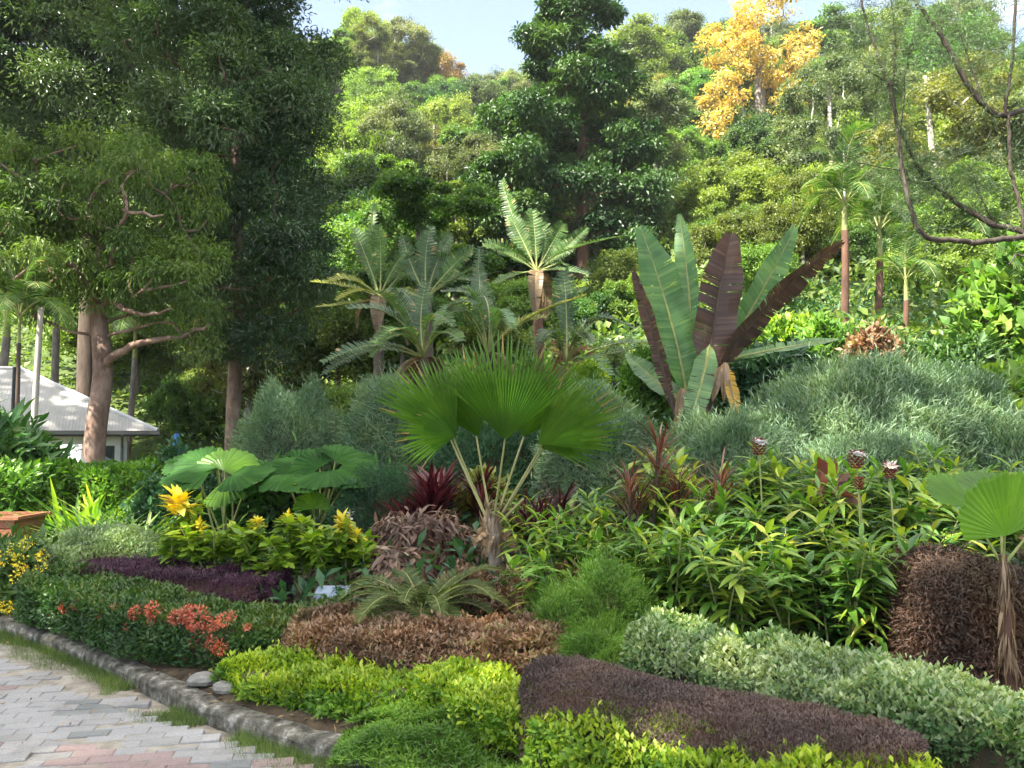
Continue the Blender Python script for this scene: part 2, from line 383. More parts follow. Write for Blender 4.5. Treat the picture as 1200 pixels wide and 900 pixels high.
M['soil'] = noise_mat('soil', [(.045, .035, .022, .3), (.085, .065, .04, .55), (.13, .1, .065, .75)], 9, .95, .7, coord='Object')
def lm(k, *a, **kw): M[k] = leaf_mat(k.replace('_', ' '), *a, **kw)
lm('dark_leaf', [(.022, .05, .02), (.045, .095, .036), (.08, .14, .05), (.13, .185, .07)], nsc=.45, trans=.22, spec=.5, rough=.38)
lm('mango_leaf', [(.045, .09, .02), (.08, .145, .03), (.12, .19, .042), (.19, .24, .065)], nsc=.45, trans=.36)
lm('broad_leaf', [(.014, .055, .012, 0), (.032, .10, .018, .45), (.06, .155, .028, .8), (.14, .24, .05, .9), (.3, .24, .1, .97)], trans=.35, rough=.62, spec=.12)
lm('centre_leaf', [(.016, .05, .018), (.034, .085, .026), (.06, .125, .034), (.10, .175, .045)], nsc=.45, trans=.28)
lm('grass', [(.05, .10, .02), (.09, .17, .035), (.14, .22, .05), (.22, .22, .09)], trans=.35)
lm('fan_leaf', [(.03, .11, .015, 0), (.08, .19, .022, .35), (.145, .27, .032, .7), (.23, .36, .055, .88), (.36, .28, .11, .95)], trans=.42, rough=.35, spec=.5)
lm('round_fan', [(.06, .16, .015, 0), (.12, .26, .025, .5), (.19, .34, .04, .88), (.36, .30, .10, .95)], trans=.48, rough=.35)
lm('blue_feather', [(.055, .12, .06), (.10, .18, .095), (.15, .235, .13), (.22, .30, .18)], trans=.3)
lm('fern_green', [(.045, .12, .016), (.09, .20, .025), (.15, .28, .035), (.24, .35, .05)], trans=.38)
lm('deep_fern', [(.018, .065, .028), (.035, .10, .04), (.06, .14, .055)], trans=.3)
lm('lime', [(.05, .13, .012), (.12, .24, .018), (.26, .38, .028), (.46, .52, .06)], trans=.38)
lm('ixora', [(.016, .055, .012), (.03, .085, .018), (.06, .125, .025), (.13, .165, .035)], trans=.28, rough=.4)
lm('orange_petal', [(.50, .085, .045), (.62, .17, .09), (.70, .33, .22)], trans=.3, tint=(1.1, .9, .8))
lm('yellow_petal', [(.74, .56, .015), (.86, .72, .03), (.9, .82, .14)], trans=.35, tint=(1.1, 1., .6))
lm('purple', [(.025, .009, .018), (.048, .016, .034), (.075, .027, .055), (.115, .05, .085)], trans=.2, tint=(1.3, .7, 1.1))
lm('brown_purple', [(.045, .029, .025), (.085, .054, .046), (.125, .082, .068), (.17, .118, .098)], trans=.18, tint=(1.2, .8, .8))
lm('silver', [(.12, .20, .08), (.20, .29, .13), (.29, .38, .19), (.4, .47, .28)], trans=.32)
lm('variegated', [(.05, .13, .035), (.12, .22, .075), (.30, .38, .18), (.50, .56, .32)], trans=.32)
lm('russet', [(.07, .055, .02), (.15, .085, .045), (.25, .14, .085), (.32, .22, .13), (.20, .24, .07)], trans=.28, tint=(1.2, 1.05, .7))
lm('dry', [(.07, .035, .025), (.14, .075, .055), (.24, .155, .11), (.38, .29, .2)], trans=.22, tint=(1.2, 1., .8))
lm('dry_dark', [(.042, .023, .015), (.085, .045, .028), (.135, .075, .046), (.10, .085, .033)], trans=.2, tint=(1.2, 1., .8))
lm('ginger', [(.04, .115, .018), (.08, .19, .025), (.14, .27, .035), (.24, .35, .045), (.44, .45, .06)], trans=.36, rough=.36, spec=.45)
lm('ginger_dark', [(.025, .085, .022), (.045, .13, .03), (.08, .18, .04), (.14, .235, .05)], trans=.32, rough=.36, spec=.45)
lm('cordyline', [(.03, .008, .012), (.06, .013, .02), (.10, .024, .03), (.17, .06, .055)], trans=.3, tint=(1.5, .6, .6), rough=.35)
lm('cordyline_dusty', [(.055, .018, .018), (.11, .036, .03), (.17, .07, .05), (.27, .17, .10)], trans=.3, tint=(1.4, .8, .6))
lm('cone_red', [(.12, .012, .018), (.2, .025, .03), (.28, .05, .045)], trans=.15, tint=(1.3, .6, .6))
lm('gold_leaf', [(.11, .22, .02), (.20, .33, .025), (.36, .44, .03), (.58, .56, .05)], trans=.38)
lm('hedge_green', [(.045, .12, .015), (.08, .19, .022), (.13, .26, .03), (.2, .32, .045)], trans=.35)
lm('strap', [(.05, .13, .02), (.09, .2, .03), (.15, .27, .05), (.28, .36, .09)], trans=.38)
lm('shrub_mid', [(.028, .075, .022), (.05, .115, .03), (.085, .165, .045), (.15, .22, .08)], trans=.32)
lm('banana_green', [(.045, .12, .045, 0), (.075, .17, .06, .35), (.11, .22, .08, .7), (.16, .27, .10, .9), (.28, .22, .10, .97)], trans=.34, rough=.4)
lm('banana_red', [(.03, .02, .018, 0), (.055, .032, .028, .4), (.085, .05, .042, .7), (.12, .075, .055, .9), (.24, .17, .11, .97)], trans=.12, tint=(1.3, .8, .6), rough=.4)
lm('dead_yellow', [(.45, .25, .02), (.62, .36, .03), (.5, .33, .1)], trans=.35, tint=(1.2, .9, .5))
lm('dead_brown', [(.16, .10, .055), (.26, .175, .10), (.36, .26, .16)], trans=.25, tint=(1.2, 1., .8))
lm('palm_grey', [(.025, .06, .028, 0), (.045, .092, .042, .4), (.07, .125, .056, .7), (.12, .17, .07, .9), (.30, .22, .11, .98)], trans=.3)
lm('palm_green', [(.03, .075, .02, 0), (.055, .12, .03, .4), (.09, .165, .042, .7), (.16, .22, .055, .9), (.30, .25, .10, .98)], trans=.36)
lm('palm_yellow', [(.14, .18, .03), (.24, .26, .045), (.36, .35, .07)], trans=.38)
lm('cycad', [(.03, .055, .012), (.055, .085, .018), (.085, .12, .025), (.14, .16, .045)], trans=.25, rough=.45, spec=.3)
lm('casuarina', [(.04, .075, .035), (.07, .115, .05), (.11, .16, .075)], trans=.3)
lm('dead_frond', [(.085, .06, .035), (.14, .10, .06), (.22, .17, .10)], trans=.3, tint=(1.2, 1., .7))
HILLC = {
 'hill_lime': [(.06, .11, .02), (.115, .19, .032), (.175, .26, .05), (.26, .32, .09)],
 'hill_green': [(.035, .085, .018), (.07, .145, .03), (.115, .20, .042), (.18, .26, .065)],
 'hill_dark': [(.016, .045, .018), (.03, .075, .026), (.055, .11, .036), (.085, .14, .05)],
 'hill_grey': [(.06, .085, .045), (.10, .13, .065), (.15, .185, .09), (.21, .23, .12)],
 'hill_olive': [(.08, .095, .025), (.14, .155, .04), (.2, .215, .06), (.27, .26, .09)],
 'hill_orange': [(.26, .22, .08), (.44, .30, .08), (.58, .40, .13), (.64, .52, .25), (.50, .44, .32)],
 'hill_rust': [(.14, .09, .04), (.24, .15, .07), (.32, .2, .1), (.2, .2, .07)],
}
for k, c in HILLC.items(): M[k] = leaf_mat(k.replace('_', ' '), c, trans=.44, nsc=.35, ov=0 if k in ('hill_orange', 'hill_rust') else .8)
M['metal_dark'] = plain_mat('dark painted metal', (.02, .022, .025), .5)

# ================================================================== setting
def build_ground():
    ys = np.concatenate([np.arange(-8, 1, .3), np.arange(1, 9.5, .07), np.arange(9.5, 16, .25), np.arange(16, 30, .7), np.geomspace(30, 178, 60)])
    us = np.sign(np.linspace(-1, 1, 301)) * np.abs(np.linspace(-1, 1, 301)) ** 1.4 * 1.6; V = []
    nx = len(us)
    for y in ys:
        w = max(19., y * .95 + 4)
        V.append(np.stack([us * w, np.full(nx, y), np.zeros(nx)], 1))
    V = np.concatenate(V); V[:, 2] = HT(V[:, 0], V[:, 1]) + .02 * wob(V, 4., 5) * (V[:, 1] > kerb_y(V[:, 0]) + .4)
    F = [(j * nx + i, j * nx + i + 1, (j + 1) * nx + i + 1, (j + 1) * nx + i) for j in range(len(ys) - 1) for i in range(nx - 1)]
    mb = MB(); mb.add(V, F)
    m, nt, out = new_mat('soil and leaf litter'); N = nt.nodes.new; L = nt.links.new
    tc = N('ShaderNodeTexCoord'); no = N('ShaderNodeTexNoise'); no.inputs['Scale'].default_value = 5; no.inputs['Detail'].default_value = 8
    L(tc.outputs['Object'], no.inputs['Vector'])
    n2 = N('ShaderNodeTexNoise'); n2.inputs['Scale'].default_value = .5; n2.inputs['Detail'].default_value = 6; L(tc.outputs['Object'], n2.inputs['Vector'])
    c1 = ramp(nt, no.outputs[0], [(.04, .03, .02, .3), (.08, .06, .038, .55), (.13, .10, .065, .75)])
    c2 = ramp(nt, n2.outputs[0], [(.03, .05, .015, .3), (.06, .09, .025, .5), (.09, .11, .035, .7)])
    sx = N('ShaderNodeSeparateXYZ'); L(tc.outputs['Object'], sx.inputs[0])
    mr = N('ShaderNodeMapRange'); mr.inputs[1].default_value = 12; mr.inputs[2].default_value = 18; L(sx.outputs[1], mr.inputs[0])
    mx = N('ShaderNodeMix'); mx.data_type = 'RGBA'; L(mr.outputs[0], mx.inputs[0]); L(c1, mx.inputs[6]); L(c2, mx.inputs[7])
    b = N('ShaderNodeBsdfPrincipled'); b.inputs['Roughness'].default_value = .95; b.inputs['Specular IOR Level'].default_value = .15
    bp = N('ShaderNodeBump'); bp.inputs['Strength'].default_value = .6; bp.inputs['Distance'].default_value = .04
    L(no.outputs[0], bp.inputs['Height']); L(bp.outputs[0], b.inputs['Normal']); L(mx.outputs[2], b.inputs['Base Color']); L(b.outputs[0], out.inputs[0])
    tag(mb.build('ground', m, smooth=True), kind='structure')
build_ground()

def build_pavement():
    """interlocking concrete pavers, coloured in stepped bands, ending in a ragged edge before the kerb"""
    mb = MB(); a = R(11); ca, sa = math.cos(a), math.sin(a); bl, bw = .2, .1; V = []; F = []; C = []
    r = np.random.default_rng(4)
    for j in range(-90, 110):
        for i in range(-70, 40):
            lx = i * bl + (bl / 2 if j % 2 else 0); ly = j * bw
            x = lx * ca - ly * sa; y = lx * sa + ly * ca + 3.5
            if y > 12 or x < -13 or x > 5 or y < -5: continue
            e = y - kerb_y(x)
            lim = -.33 - .17 * math.sin(x * 1.7 + 1) - .05 * r.random()
            if e > lim: continue
            k = (i * 2 + (j % 2) + (j // 2) * 1) % 14; b_ = (j + (i // 3) * 2) % 22
            if b_ in (3, 4, 5, 6) and k in (0, 1, 2, 3, 4, 5, 9, 10): col = 1
            elif b_ in (12, 13, 14) and k in (2, 3, 4, 7, 8, 9, 10): col = 2
            elif b_ in (8, 18) and k in (5, 6, 11, 12): col = 3
            elif r.random() < .05: col = r.integers(0, 4)
            else: col = 0
            h = r.normal() * .0035; g = .0022; t1, t2 = r.normal() * .002, r.normal() * .002
            n = len(V); q = []
            for (dx, dy) in ((-1, -1), (1, -1), (1, 1), (-1, 1)):
                q.append((dx * (bl / 2 - g), dy * (bw / 2 - g), dx * t1 + dy * t2))
            top = [(x + (u * .955) * ca - (v * .93) * sa, y + (u * .955) * sa + (v * .93) * ca, h + w) for u, v, w in q]
            sh = [(x + u * ca - v * sa, y + u * sa + v * ca, h + w - .005) for u, v, w in q]
            bt = [(x + u * ca - v * sa, y + u * sa + v * ca, -.06) for u, v, w in q]
            V += top + sh + bt
            F += [(n, n + 1, n + 2, n + 3)]; cv = (col + .5) / 4 + r.uniform(-.1, .1); C.append(cv)
            for p in (0, 4):
                for k2 in range(4):
                    k3 = (k2 + 1) % 4; F.append((n + p + 4 + k2, n + p + 4 + k3, n + p + k3, n + p + k2)); C.append(cv)
    mb.add(V, F, C)
    m, nt, out = new_mat('concrete pavers'); N = nt.nodes.new; L = nt.links.new
    at = N('ShaderNodeAttribute'); at.attribute_name = 'rnd'
    c = ramp(nt, at.outputs['Fac'], [(.262, .258, .26, .0), (.30, .296, .298, .16), (.275, .271, .273, .235), (.26, .195, .19, .265), (.29, .22, .21, .47), (.185, .195, .195, .53), (.22, .23, .228, .72), (.265, .262, .26, .78), (.25, .247, .245, 1.)])
    tc = N('ShaderNodeTexCoord'); n1 = N('ShaderNodeTexNoise'); n1.inputs['Scale'].default_value = 1.3; n1.inputs['Detail'].default_value = 8; n1.inputs['Roughness'].default_value = .7
    n2 = N('ShaderNodeTexNoise'); n2.inputs['Scale'].default_value = 90; n2.inputs['Detail'].default_value = 3
    L(tc.outputs['Object'], n1.inputs[0]); L(tc.outputs['Object'], n2.inputs[0])
    g1 = ramp(nt, n1.outputs[0], [(.58, .56, .5, .28), (.95, .94, .92, .5), (1.1, 1.09, 1.07, .72)]); g2 = ramp(nt, n2.outputs[0], [(.8, .8, .8, .3), (1.08, 1.08, 1.08, .7)])
    m1 = N('ShaderNodeMix'); m1.data_type = 'RGBA'; m1.blend_type = 'MULTIPLY'; m1.inputs[0].default_value = 1; L(c, m1.inputs[6]); L(g1, m1.inputs[7])
    m2 = N('ShaderNodeMix'); m2.data_type = 'RGBA'; m2.blend_type = 'MULTIPLY'; m2.inputs[0].default_value = 1; L(m1.outputs[2], m2.inputs[6]); L(g2, m2.inputs[7])
    b = N('ShaderNodeBsdfPrincipled'); b.inputs['Roughness'].default_value = .75; b.inputs['Specular IOR Level'].default_value = .3; L(m2.outputs[2], b.inputs['Base Color'])
    bp = N('ShaderNodeBump'); bp.inputs['Strength'].default_value = .15; bp.inputs['Distance'].default_value = .004; L(n2.outputs[0], bp.inputs['Height']); L(bp.outputs[0], b.inputs['Normal'])
    L(b.outputs[0], out.inputs[0])
    tag(mb.build('pavement', m), kind='structure')
    # sand in the joints and along the ragged edge
    V = []; xs = np.linspace(-13, 5, 120)
    for x in xs: V += [(x, -5, -.006), (x, kerb_y(x) - .30 - .1 * math.sin(x * 2.3) - .04 * math.sin(x * 9), -.006), (x, kerb_y(x) - .02, -.045)]
    F = [(3 * i + k, 3 * i + 3 + k, 3 * i + 4 + k, 3 * i + 1 + k) for i in range(119) for k in (0, 1)]
    s = MB(); s.add(V, F)
    tag(s.build('sand_bedding', noise_mat('sandy joint fill', [(.13, .115, .09, .3), (.25, .225, .185, .5), (.36, .33, .28, .7)], 7, .95, .4)), kind='structure')
build_pavement()

def build_kerb():
    xs = np.r_[np.linspace(-14, -7.2, 12), np.linspace(-7, 3, 150)]; pts = np.stack([xs, kerb_y(xs)], 1)
    # smooth the polyline a little
    for _ in range(6): pts[1:-1] = .25 * pts[:-2] + .5 * pts[1:-1] + .25 * pts[2:]
    t = nz(np.gradient(pts, axis=0)); nrm = np.stack([t[:, 1], -t[:, 0]], 1)   # to the road
    prof = [(.02, -.08), (.015, .025), (.0, .052), (-.03, .062), (-.105, .062), (-.125, .052), (-.13, -.08)]
    V = []; r = np.random.default_rng(8); dz = np.interp(np.arange(len(xs)), np.arange(0, len(xs), 5), r.normal(size=len(range(0, len(xs), 5))) * .004)
    for i in range(len(xs)):
        jt = .014 if (i > 12 and i % 10 == 0) else 0.
        for o, z in prof:
            jj = r.normal() * .002 if z > 0 else 0
            V.append((pts[i, 0] + nrm[i, 0] * (o + jj), pts[i, 1] + nrm[i, 1] * (o + jj - jt * (o > -.02)), z + (dz[i] - jt + r.normal() * .0018 if z > 0 else 0)))
    k = len(prof); F = [(i * k + j, i * k + j + 1, (i + 1) * k + j + 1, (i + 1) * k + j) for i in range(len(xs) - 1) for j in range(k - 1)]
    mb = MB(); mb.add(V, F)
    tag(mb.build('kerb', noise_mat('weathered kerb concrete', [(.025, .024, .018, .32), (.085, .08, .064, .46), (.16, .15, .125, .56), (.36, .345, .31, .68)], 13, .9, .6, detail=9)), kind='structure')
build_kerb()

def build_grass():
    mb = MB(); T = tpl(2, lambda y: .5 * (1 - y) + .02, .35, .1, .1)
    x = rng.uniform(-7, -.2, 60000); off = rng.beta(1.2, 1.3, 60000) * .46
    x = x + .0; y = kerb_y(x) - .02 - off
    keep = (wob(np.stack([x, y, x * 0], 1), 3.4, 3) > -.8 + np.where(x > -2.5, .8, -.15) + np.where(x > -1.5, -.7, 0)) & (off < .34 + .08 * np.sin(x * 5) + .05 * np.sin(x * 17)); x, y = x[keep], y[keep]
    p = np.stack([x, y, np.full(len(x), -.04)], 1); d = nz(A([0, 0, 1]) + rdir(len(x)) * .75)
    d[:, 2] = np.abs(d[:, 2]) + .15
    scatter(mb, T, p, d, rdir(len(x)), rng.uniform(.03, .075, len(x)))
    tag(mb.build('grass', M['grass']), 'thin trodden grass growing along the foot of the kerb', 'grass', kind='stuff')
build_grass()

def build_litter():
    """fallen leaves and twigs on the bed soil"""
    mb = MB(); n = 5200; x = rng.uniform(-5, 4.5, n); y = kerb_y(x) + .1 + rng.random(n) ** 1.3 * 5
    z = HT(x, y) + .012; T = tpl(2, None, -.15, .25, .45)
    a = rdir(n); a[:, 2] *= .25; nn = nz(A([0, 0, 1]) + rdir(n) * .4)
    scatter(mb, T, np.stack([x, y, z], 1), a, nn, rng.uniform(.02, .055, n))
    tag(mb.build('leaf_litter', M['dead_brown']), 'brown fallen leaves lying on the soil between the plants', 'leaf litter', kind='stuff')
build_litter()
def build_path_litter():
    mb = MB(); n = 170; x = rng.uniform(-5.5, -.3, n); y = kerb_y(x) - .2 - rng.random(n) ** 2 * 2.2; T = tpl(2, None, -.2, .3, .45)
    d = rdir(n); d[:, 2] *= .2; scatter(mb, T, np.stack([x, y, np.full(n, .012)], 1), d, nz(A([0, 0, 1]) + rdir(n) * .35), rng.uniform(.015, .04, n))
    tag(mb.build('fallen_leaves', M['dead_brown']), 'small dry leaves blown along the edge of the paving', 'fallen leaves', kind='stuff')
build_path_litter()

def build_undergrowth():
    mb = MB(); n = 26000; Y = rng.uniform(4.4, 20, n); u = rng.uniform(-.68, 1.0, n); x = u * Y
    hgt = rng.random(n) ** .6 * (.16 + .022 * Y); z = HT(x, Y) + hgt
    keep = (Y > kerb_y(x) + 1.5) & ((Y > 6.2) | (x > 3.1)); x, Y, z = x[keep], Y[keep], z[keep]; k = len(x)
    scatter(mb, tpl(2, None, .2, .15, .4), np.stack([x, Y, z], 1), nz(rdir(k) + A([0, 0, .5])), nz(A([0, 0, 1]) + rdir(k) * .5), rng.uniform(.08, .2, k))
    tag(mb.build('undergrowth', M['deep_fern']), 'low dark green undergrowth filling the gaps between the garden plants', 'undergrowth', kind='stuff')
build_undergrowth()

def build_hill_cover():
    mb = MB(); n = 110000; Y = 14 + 116 * rng.random(n) ** 1.15; u = rng.uniform(-.72, .74, n); x = u * Y
    z = HT(x, Y) + rng.random(n) ** .7 * (.25 + .03 * np.minimum(Y, 60)) * (.6 + .4 * wob(np.stack([x, Y, x * 0], 1), .5, 2)); 
    kp = (u > -.12) | (Y > 30); x, Y, z = x[kp], Y[kp], z[kp]; n = len(x)
    scatter(mb, qleaf(.7), np.stack([x, Y, z], 1), nz(rdir(n) + A([0, 0, .5])), nz(A([0, -.2, 1]) + rdir(n) * .6), (.10 + .0052 * Y) * rng.uniform(.6, 1.4, n))
    tag(mb.build('hillside_scrub', leaf_mat('hillside scrub', [(.04, .09, .02), (.08, .14, .03), (.13, .2, .04), (.19, .25, .06)], trans=.36)), 'unbroken green scrub covering the hillside under its trees', 'scrub', kind='stuff')
build_hill_cover()

# ================================================================== light, sky, camera
SUN = nz(A([-.50, -.35, .80]))
def build_light():
    w = bpy.data.worlds.new('World'); SC.world = w; w.use_nodes = True; nt = w.node_tree; nt.nodes.clear()
    out = nt.nodes.new('ShaderNodeOutputWorld'); bg = nt.nodes.new('ShaderNodeBackground'); sk = nt.nodes.new('ShaderNodeTexSky')
    sk.sky_type = 'NISHITA'; sk.sun_disc = False; sk.sun_elevation = math.asin(SUN[2]); sk.sun_rotation = math.atan2(SUN[0], SUN[1])
    sk.air_density = 1.; sk.dust_density = 1.0; sk.ozone_density = 1.0
    bg.inputs[1].default_value = .075
    hs = nt.nodes.new('ShaderNodeHueSaturation'); hs.inputs['Saturation'].default_value = .8; nt.links.new(sk.outputs[0], hs.inputs['Color']); 
    N = nt.nodes.new; L = nt.links.new; tc = N('ShaderNodeTexCoord'); sx = N('ShaderNodeSeparateXYZ'); L(tc.outputs['Generated'], sx.inputs[0])
    mp = N('ShaderNodeMapping'); mp.inputs['Scale'].default_value = (1, 1, 2.2); L(tc.outputs['Generated'], mp.inputs[0])
    no = N('ShaderNodeTexNoise'); no.inputs['Scale'].default_value = 3.2; no.inputs['Detail'].default_value = 7; no.inputs['Roughness'].default_value = .55; L(mp.outputs[0], no.inputs['Vector'])
    el = N('ShaderNodeMapRange'); el.inputs[1].default_value = .42; el.inputs[2].default_value = .75; el.inputs[3].default_value = -.14; el.inputs[4].default_value = .22; L(sx.outputs[2], el.inputs[0])
    ad = N('ShaderNodeMath'); ad.operation = 'ADD'; L(no.outputs[0], ad.inputs[0]); L(el.outputs[0], ad.inputs[1])
    mk = N('ShaderNodeMapRange'); mk.interpolation_type = 'SMOOTHSTEP'; mk.inputs[1].default_value = .46; mk.inputs[2].default_value = .68; L(ad.outputs[0], mk.inputs[0])
    mx = N('ShaderNodeMix'); mx.data_type = 'RGBA'; L(mk.outputs[0], mx.inputs[0]); L(hs.outputs[0], mx.inputs[6]); mx.inputs[7].default_value = (9.2, 9.0, 8.7, 1); L(mx.outputs[2], bg.inputs[0]); nt.links.new(bg.outputs[0], out.inputs[0])  # bright overhead cloud added to lift and whiten the soft light
    l = bpy.data.lights.new('sun', 'SUN'); l.energy = 5.0; l.angle = R(.53); l.color = (1, .93, .80)
    o = bpy.data.objects.new('sun', l); COL.objects.link(o); o.rotation_euler = Vector(SUN).to_track_quat('Z', 'Y').to_euler()
    c = bpy.data.cameras.new('camera'); c.sensor_width = 36; c.lens = 36 * FPX / 1200; c.clip_end = 3000; c.clip_start = .05
    co = bpy.data.objects.new('camera', c); COL.objects.link(co); co.location = (0, 0, CAMZ); co.rotation_euler = (math.pi / 2 + PITCH, 0, 0)
    SC.camera = co
    v = SC.view_settings; v.view_transform = 'Standard'; v.look = 'None'; v.gamma = 1; v.use_curve_mapping = False; v.exposure = EXPOSURE
    SC.cycles.use_denoising = True; SC.cycles.max_bounces = 6; SC.cycles.diffuse_bounces = 4; SC.cycles.transmission_bounces = 4; SC.cycles.glossy_bounces = 2; SC.cycles.transparent_max_bounces = 4
    SC.cycles.use_adaptive_sampling = True; SC.cycles.adaptive_threshold = .02
EXPOSURE = 2.4
build_light()

def build_haze():
    mb = MB(); box(mb, (0, 83, 38), (620, 196, 82)); m = bpy.data.materials.new('thin haze'); m.use_nodes = True; nt = m.node_tree; nt.nodes.clear()
    out = nt.nodes.new('ShaderNodeOutputMaterial'); v = nt.nodes.new('ShaderNodeVolumePrincipled'); v.inputs['Color'].default_value = (.93, .96, 1, 1); v.inputs['Density'].default_value = HAZE
    nt.links.new(v.outputs[0], out.inputs['Volume']); o = mb.build('haze', m); tag(o, 'thin pale haze hanging over the garden and hillside', 'haze', kind='stuff')
HAZE = .0003
if HAZE: build_haze()
# ================================================================== shrubs and clipped hedges
T_small = qleaf(.52); T_leaf = tpl(2, None, .2, .15, .42); T_long = tpl(3, None, .3, .2, .26); T_need = qleaf(.07); T_fine = qleaf(.16); T_oval = tpl(2, None, .12, .15, .55)
T_pinna = qleaf(.3)

def bush(name, label, cat, px0, px1, ptop, Y, mat, N, T, size, ry=None, group=None, twig='twig', base_dz=0, **kw):
    cx = (px0 + px1) / 2; b = G(cx, Y); rx = (px1 - px0) / 2 / FPX * Y; rz = P(cx, ptop, Y)[2] - b[2]
    r = A([rx, ry or rx * .8, rz]); o = thing(name, label, cat, b, group); ck = {k: kw[k] for k in ('seed', 'amp', 'freq', 'power') if k in kw}
    mb = MB(); mound_leaves(mb, b, r, N, T, size, **kw); mb.build('foliage', M[mat], o, b)
    cb = MB(); mound_core(cb, b, r, m=0, **ck); cb.build('twigs', M[twig], o, b, True)
    return o

def hedge(name, label, cat, path, w, h, mat, N, T, size, twig='twig', group=None, stems=0, ck=.78, **kw):
    path = [A(p, float) for p in path]; mid = path[len(path) // 2]; b = A([mid[0], mid[1], H(*mid)])
    o = thing(name, label, cat, b, group)
    mb = MB(); hedge_leaves(mb, path, w, h, N, T, size, **kw); mb.build('foliage', M[mat], o, b)
    cb = MB()
    if ck: hedge_core(cb, path, w, h, k=ck, m=0, zfun=kw.get('zfun'), hs=kw.get('hs'))
    pa = A(path); cum = np.r_[0, np.cumsum(np.linalg.norm(np.diff(pa, axis=0), axis=1))]
    for k in range(stems):
        s = rng.uniform(.02, .98) * cum[-1]; x = np.interp(s, cum, pa[:, 0]) + rng.uniform(-.8, .8) * w; y = np.interp(s, cum, pa[:, 1]) + rng.uniform(-.8, .8) * w
        z = H(x, y) - .02; q = rng.normal(size=2) * .05
        tube(cb, [(x, y, z), (x + q[0] * .4, y + q[1] * .4, z + h * .4), (x + q[0], y + q[1], z + h * .85)], [.008, .006, .004], 5, .5, 0)
    cb.build('twigs', M[twig], o, b, False)
    return o, b

# ---- flowering hedge along the kerb
IXP = [(-4.0, 7.35), (-3.35, 6.85), (-2.55, 6.2), (-1.95, 5.92), (-1.5, 6.05), (-1.3, 6.5)]
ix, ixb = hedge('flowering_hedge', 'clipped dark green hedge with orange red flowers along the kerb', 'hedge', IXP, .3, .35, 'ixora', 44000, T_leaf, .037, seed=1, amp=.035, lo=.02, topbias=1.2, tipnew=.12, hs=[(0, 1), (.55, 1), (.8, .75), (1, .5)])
def flower_ball(parent, base, c, r, mat, n=60, T=None, name='flower_cluster', label=None):
    mb = MB(); d = rdir(n); d[:, 1] = np.where(d[:, 1] > .4, -d[:, 1], d[:, 1]); p = c + d * r * rng.uniform(.5, 1, n)[:, None]
    scatter(mb, T or T_oval, p, nz(d + rdir(n) * .7), nz(d + rdir(n) * .5), r * rng.uniform(.25, .48, n))
    o = mb.build(name, M[mat], parent, base); 
    if label: o['label'] = label
    return o
def on_face(path, w, px, out=.0):
    """point of a hedge's front face seen at photo column px: depth Y"""
    p = A(path); s = np.linspace(0, len(p) - 1, 400); q = np.stack([np.interp(s, range(len(p)), p[:, k]) for k in (0, 1)], 1); t = nz(np.gradient(q, axis=0)); q = q + np.stack([t[:, 1], -t[:, 0]], 1) * (w + out)
    return q[np.argmin(np.abs(600 + q[:, 0] / q[:, 1] * FPX - px)), 1]
for px, py, rr in [(77, 712, .05), (160, 718, .055), (180, 714, .06), (181, 728, .05), (208, 724, .06), (219, 719, .065), (232, 724, .085), (234, 739, .06), (250, 733, .045), (262, 726, .05), (248, 754, .06), (258, 758, .055), (226, 753, .035), (202, 745, .035), (205, 770, .05), (214, 772, .035), (90, 709, .04), (62, 720, .035), (135, 711, .03), (150, 735, .03), (118, 722, .03), (290, 735, .03), (272, 722, .035)]:
    flower_ball(ix, ixb, P(px, py, on_face(IXP, .29, px)), rr * .92, 'orange_petal', int(90 + 900 * rr))

# ---- purple bed and its neighbours
pu, _ = hedge('purple_bed', 'low clipped mass of dark purple foliage behind the flowering hedge', 'purple shrub', [(-3.75, 7.75), (-3.1, 7.35), (-2.4, 7.05), (-1.85, 6.85)], .42, .37, 'purple', 70000, qleaf(.12), .042, seed=2, amp=.04, lo=.0, twig='twig_red', ck=.85, jit=.9)
bush('silvery_shrub', 'pale silvery green rounded shrub behind the purple bed', 'shrub', 52, 200, 620, 8.6, 'silver', 30000, T_small, .032, ry=.5, seed=3, amp=.07, power=3)
bush('silvery_shrub', 'small pale green shrub at the near end of the purple bed', 'shrub', 30, 105, 640, 7.95, 'silver', 6000, T_small, .045, ry=.3, seed=13, amp=.1)
yb = bush('yellow_flower_bush', 'green bush dotted with bright yellow blooms beside the kerb end', 'flowering bush', -60, 52, 636, 7.75, 'shrub_mid', 7000, T_leaf, .09, ry=.4, seed=4, amp=.15)
ybb = A(yb.location)
for px, py in [(18, 645), (23, 657), (33, 636), (52, 652), (20, 679), (48, 669), (8, 710), (12, 713), (3, 655), (28, 668)]:
    flower_ball(yb, ybb, P(px, py, 7.3), .062, 'yellow_petal', 46)
flower_ball(yb, ybb, P(29, 668, 7.32), .035, 'orange_petal', 22, label='small orange bloom')
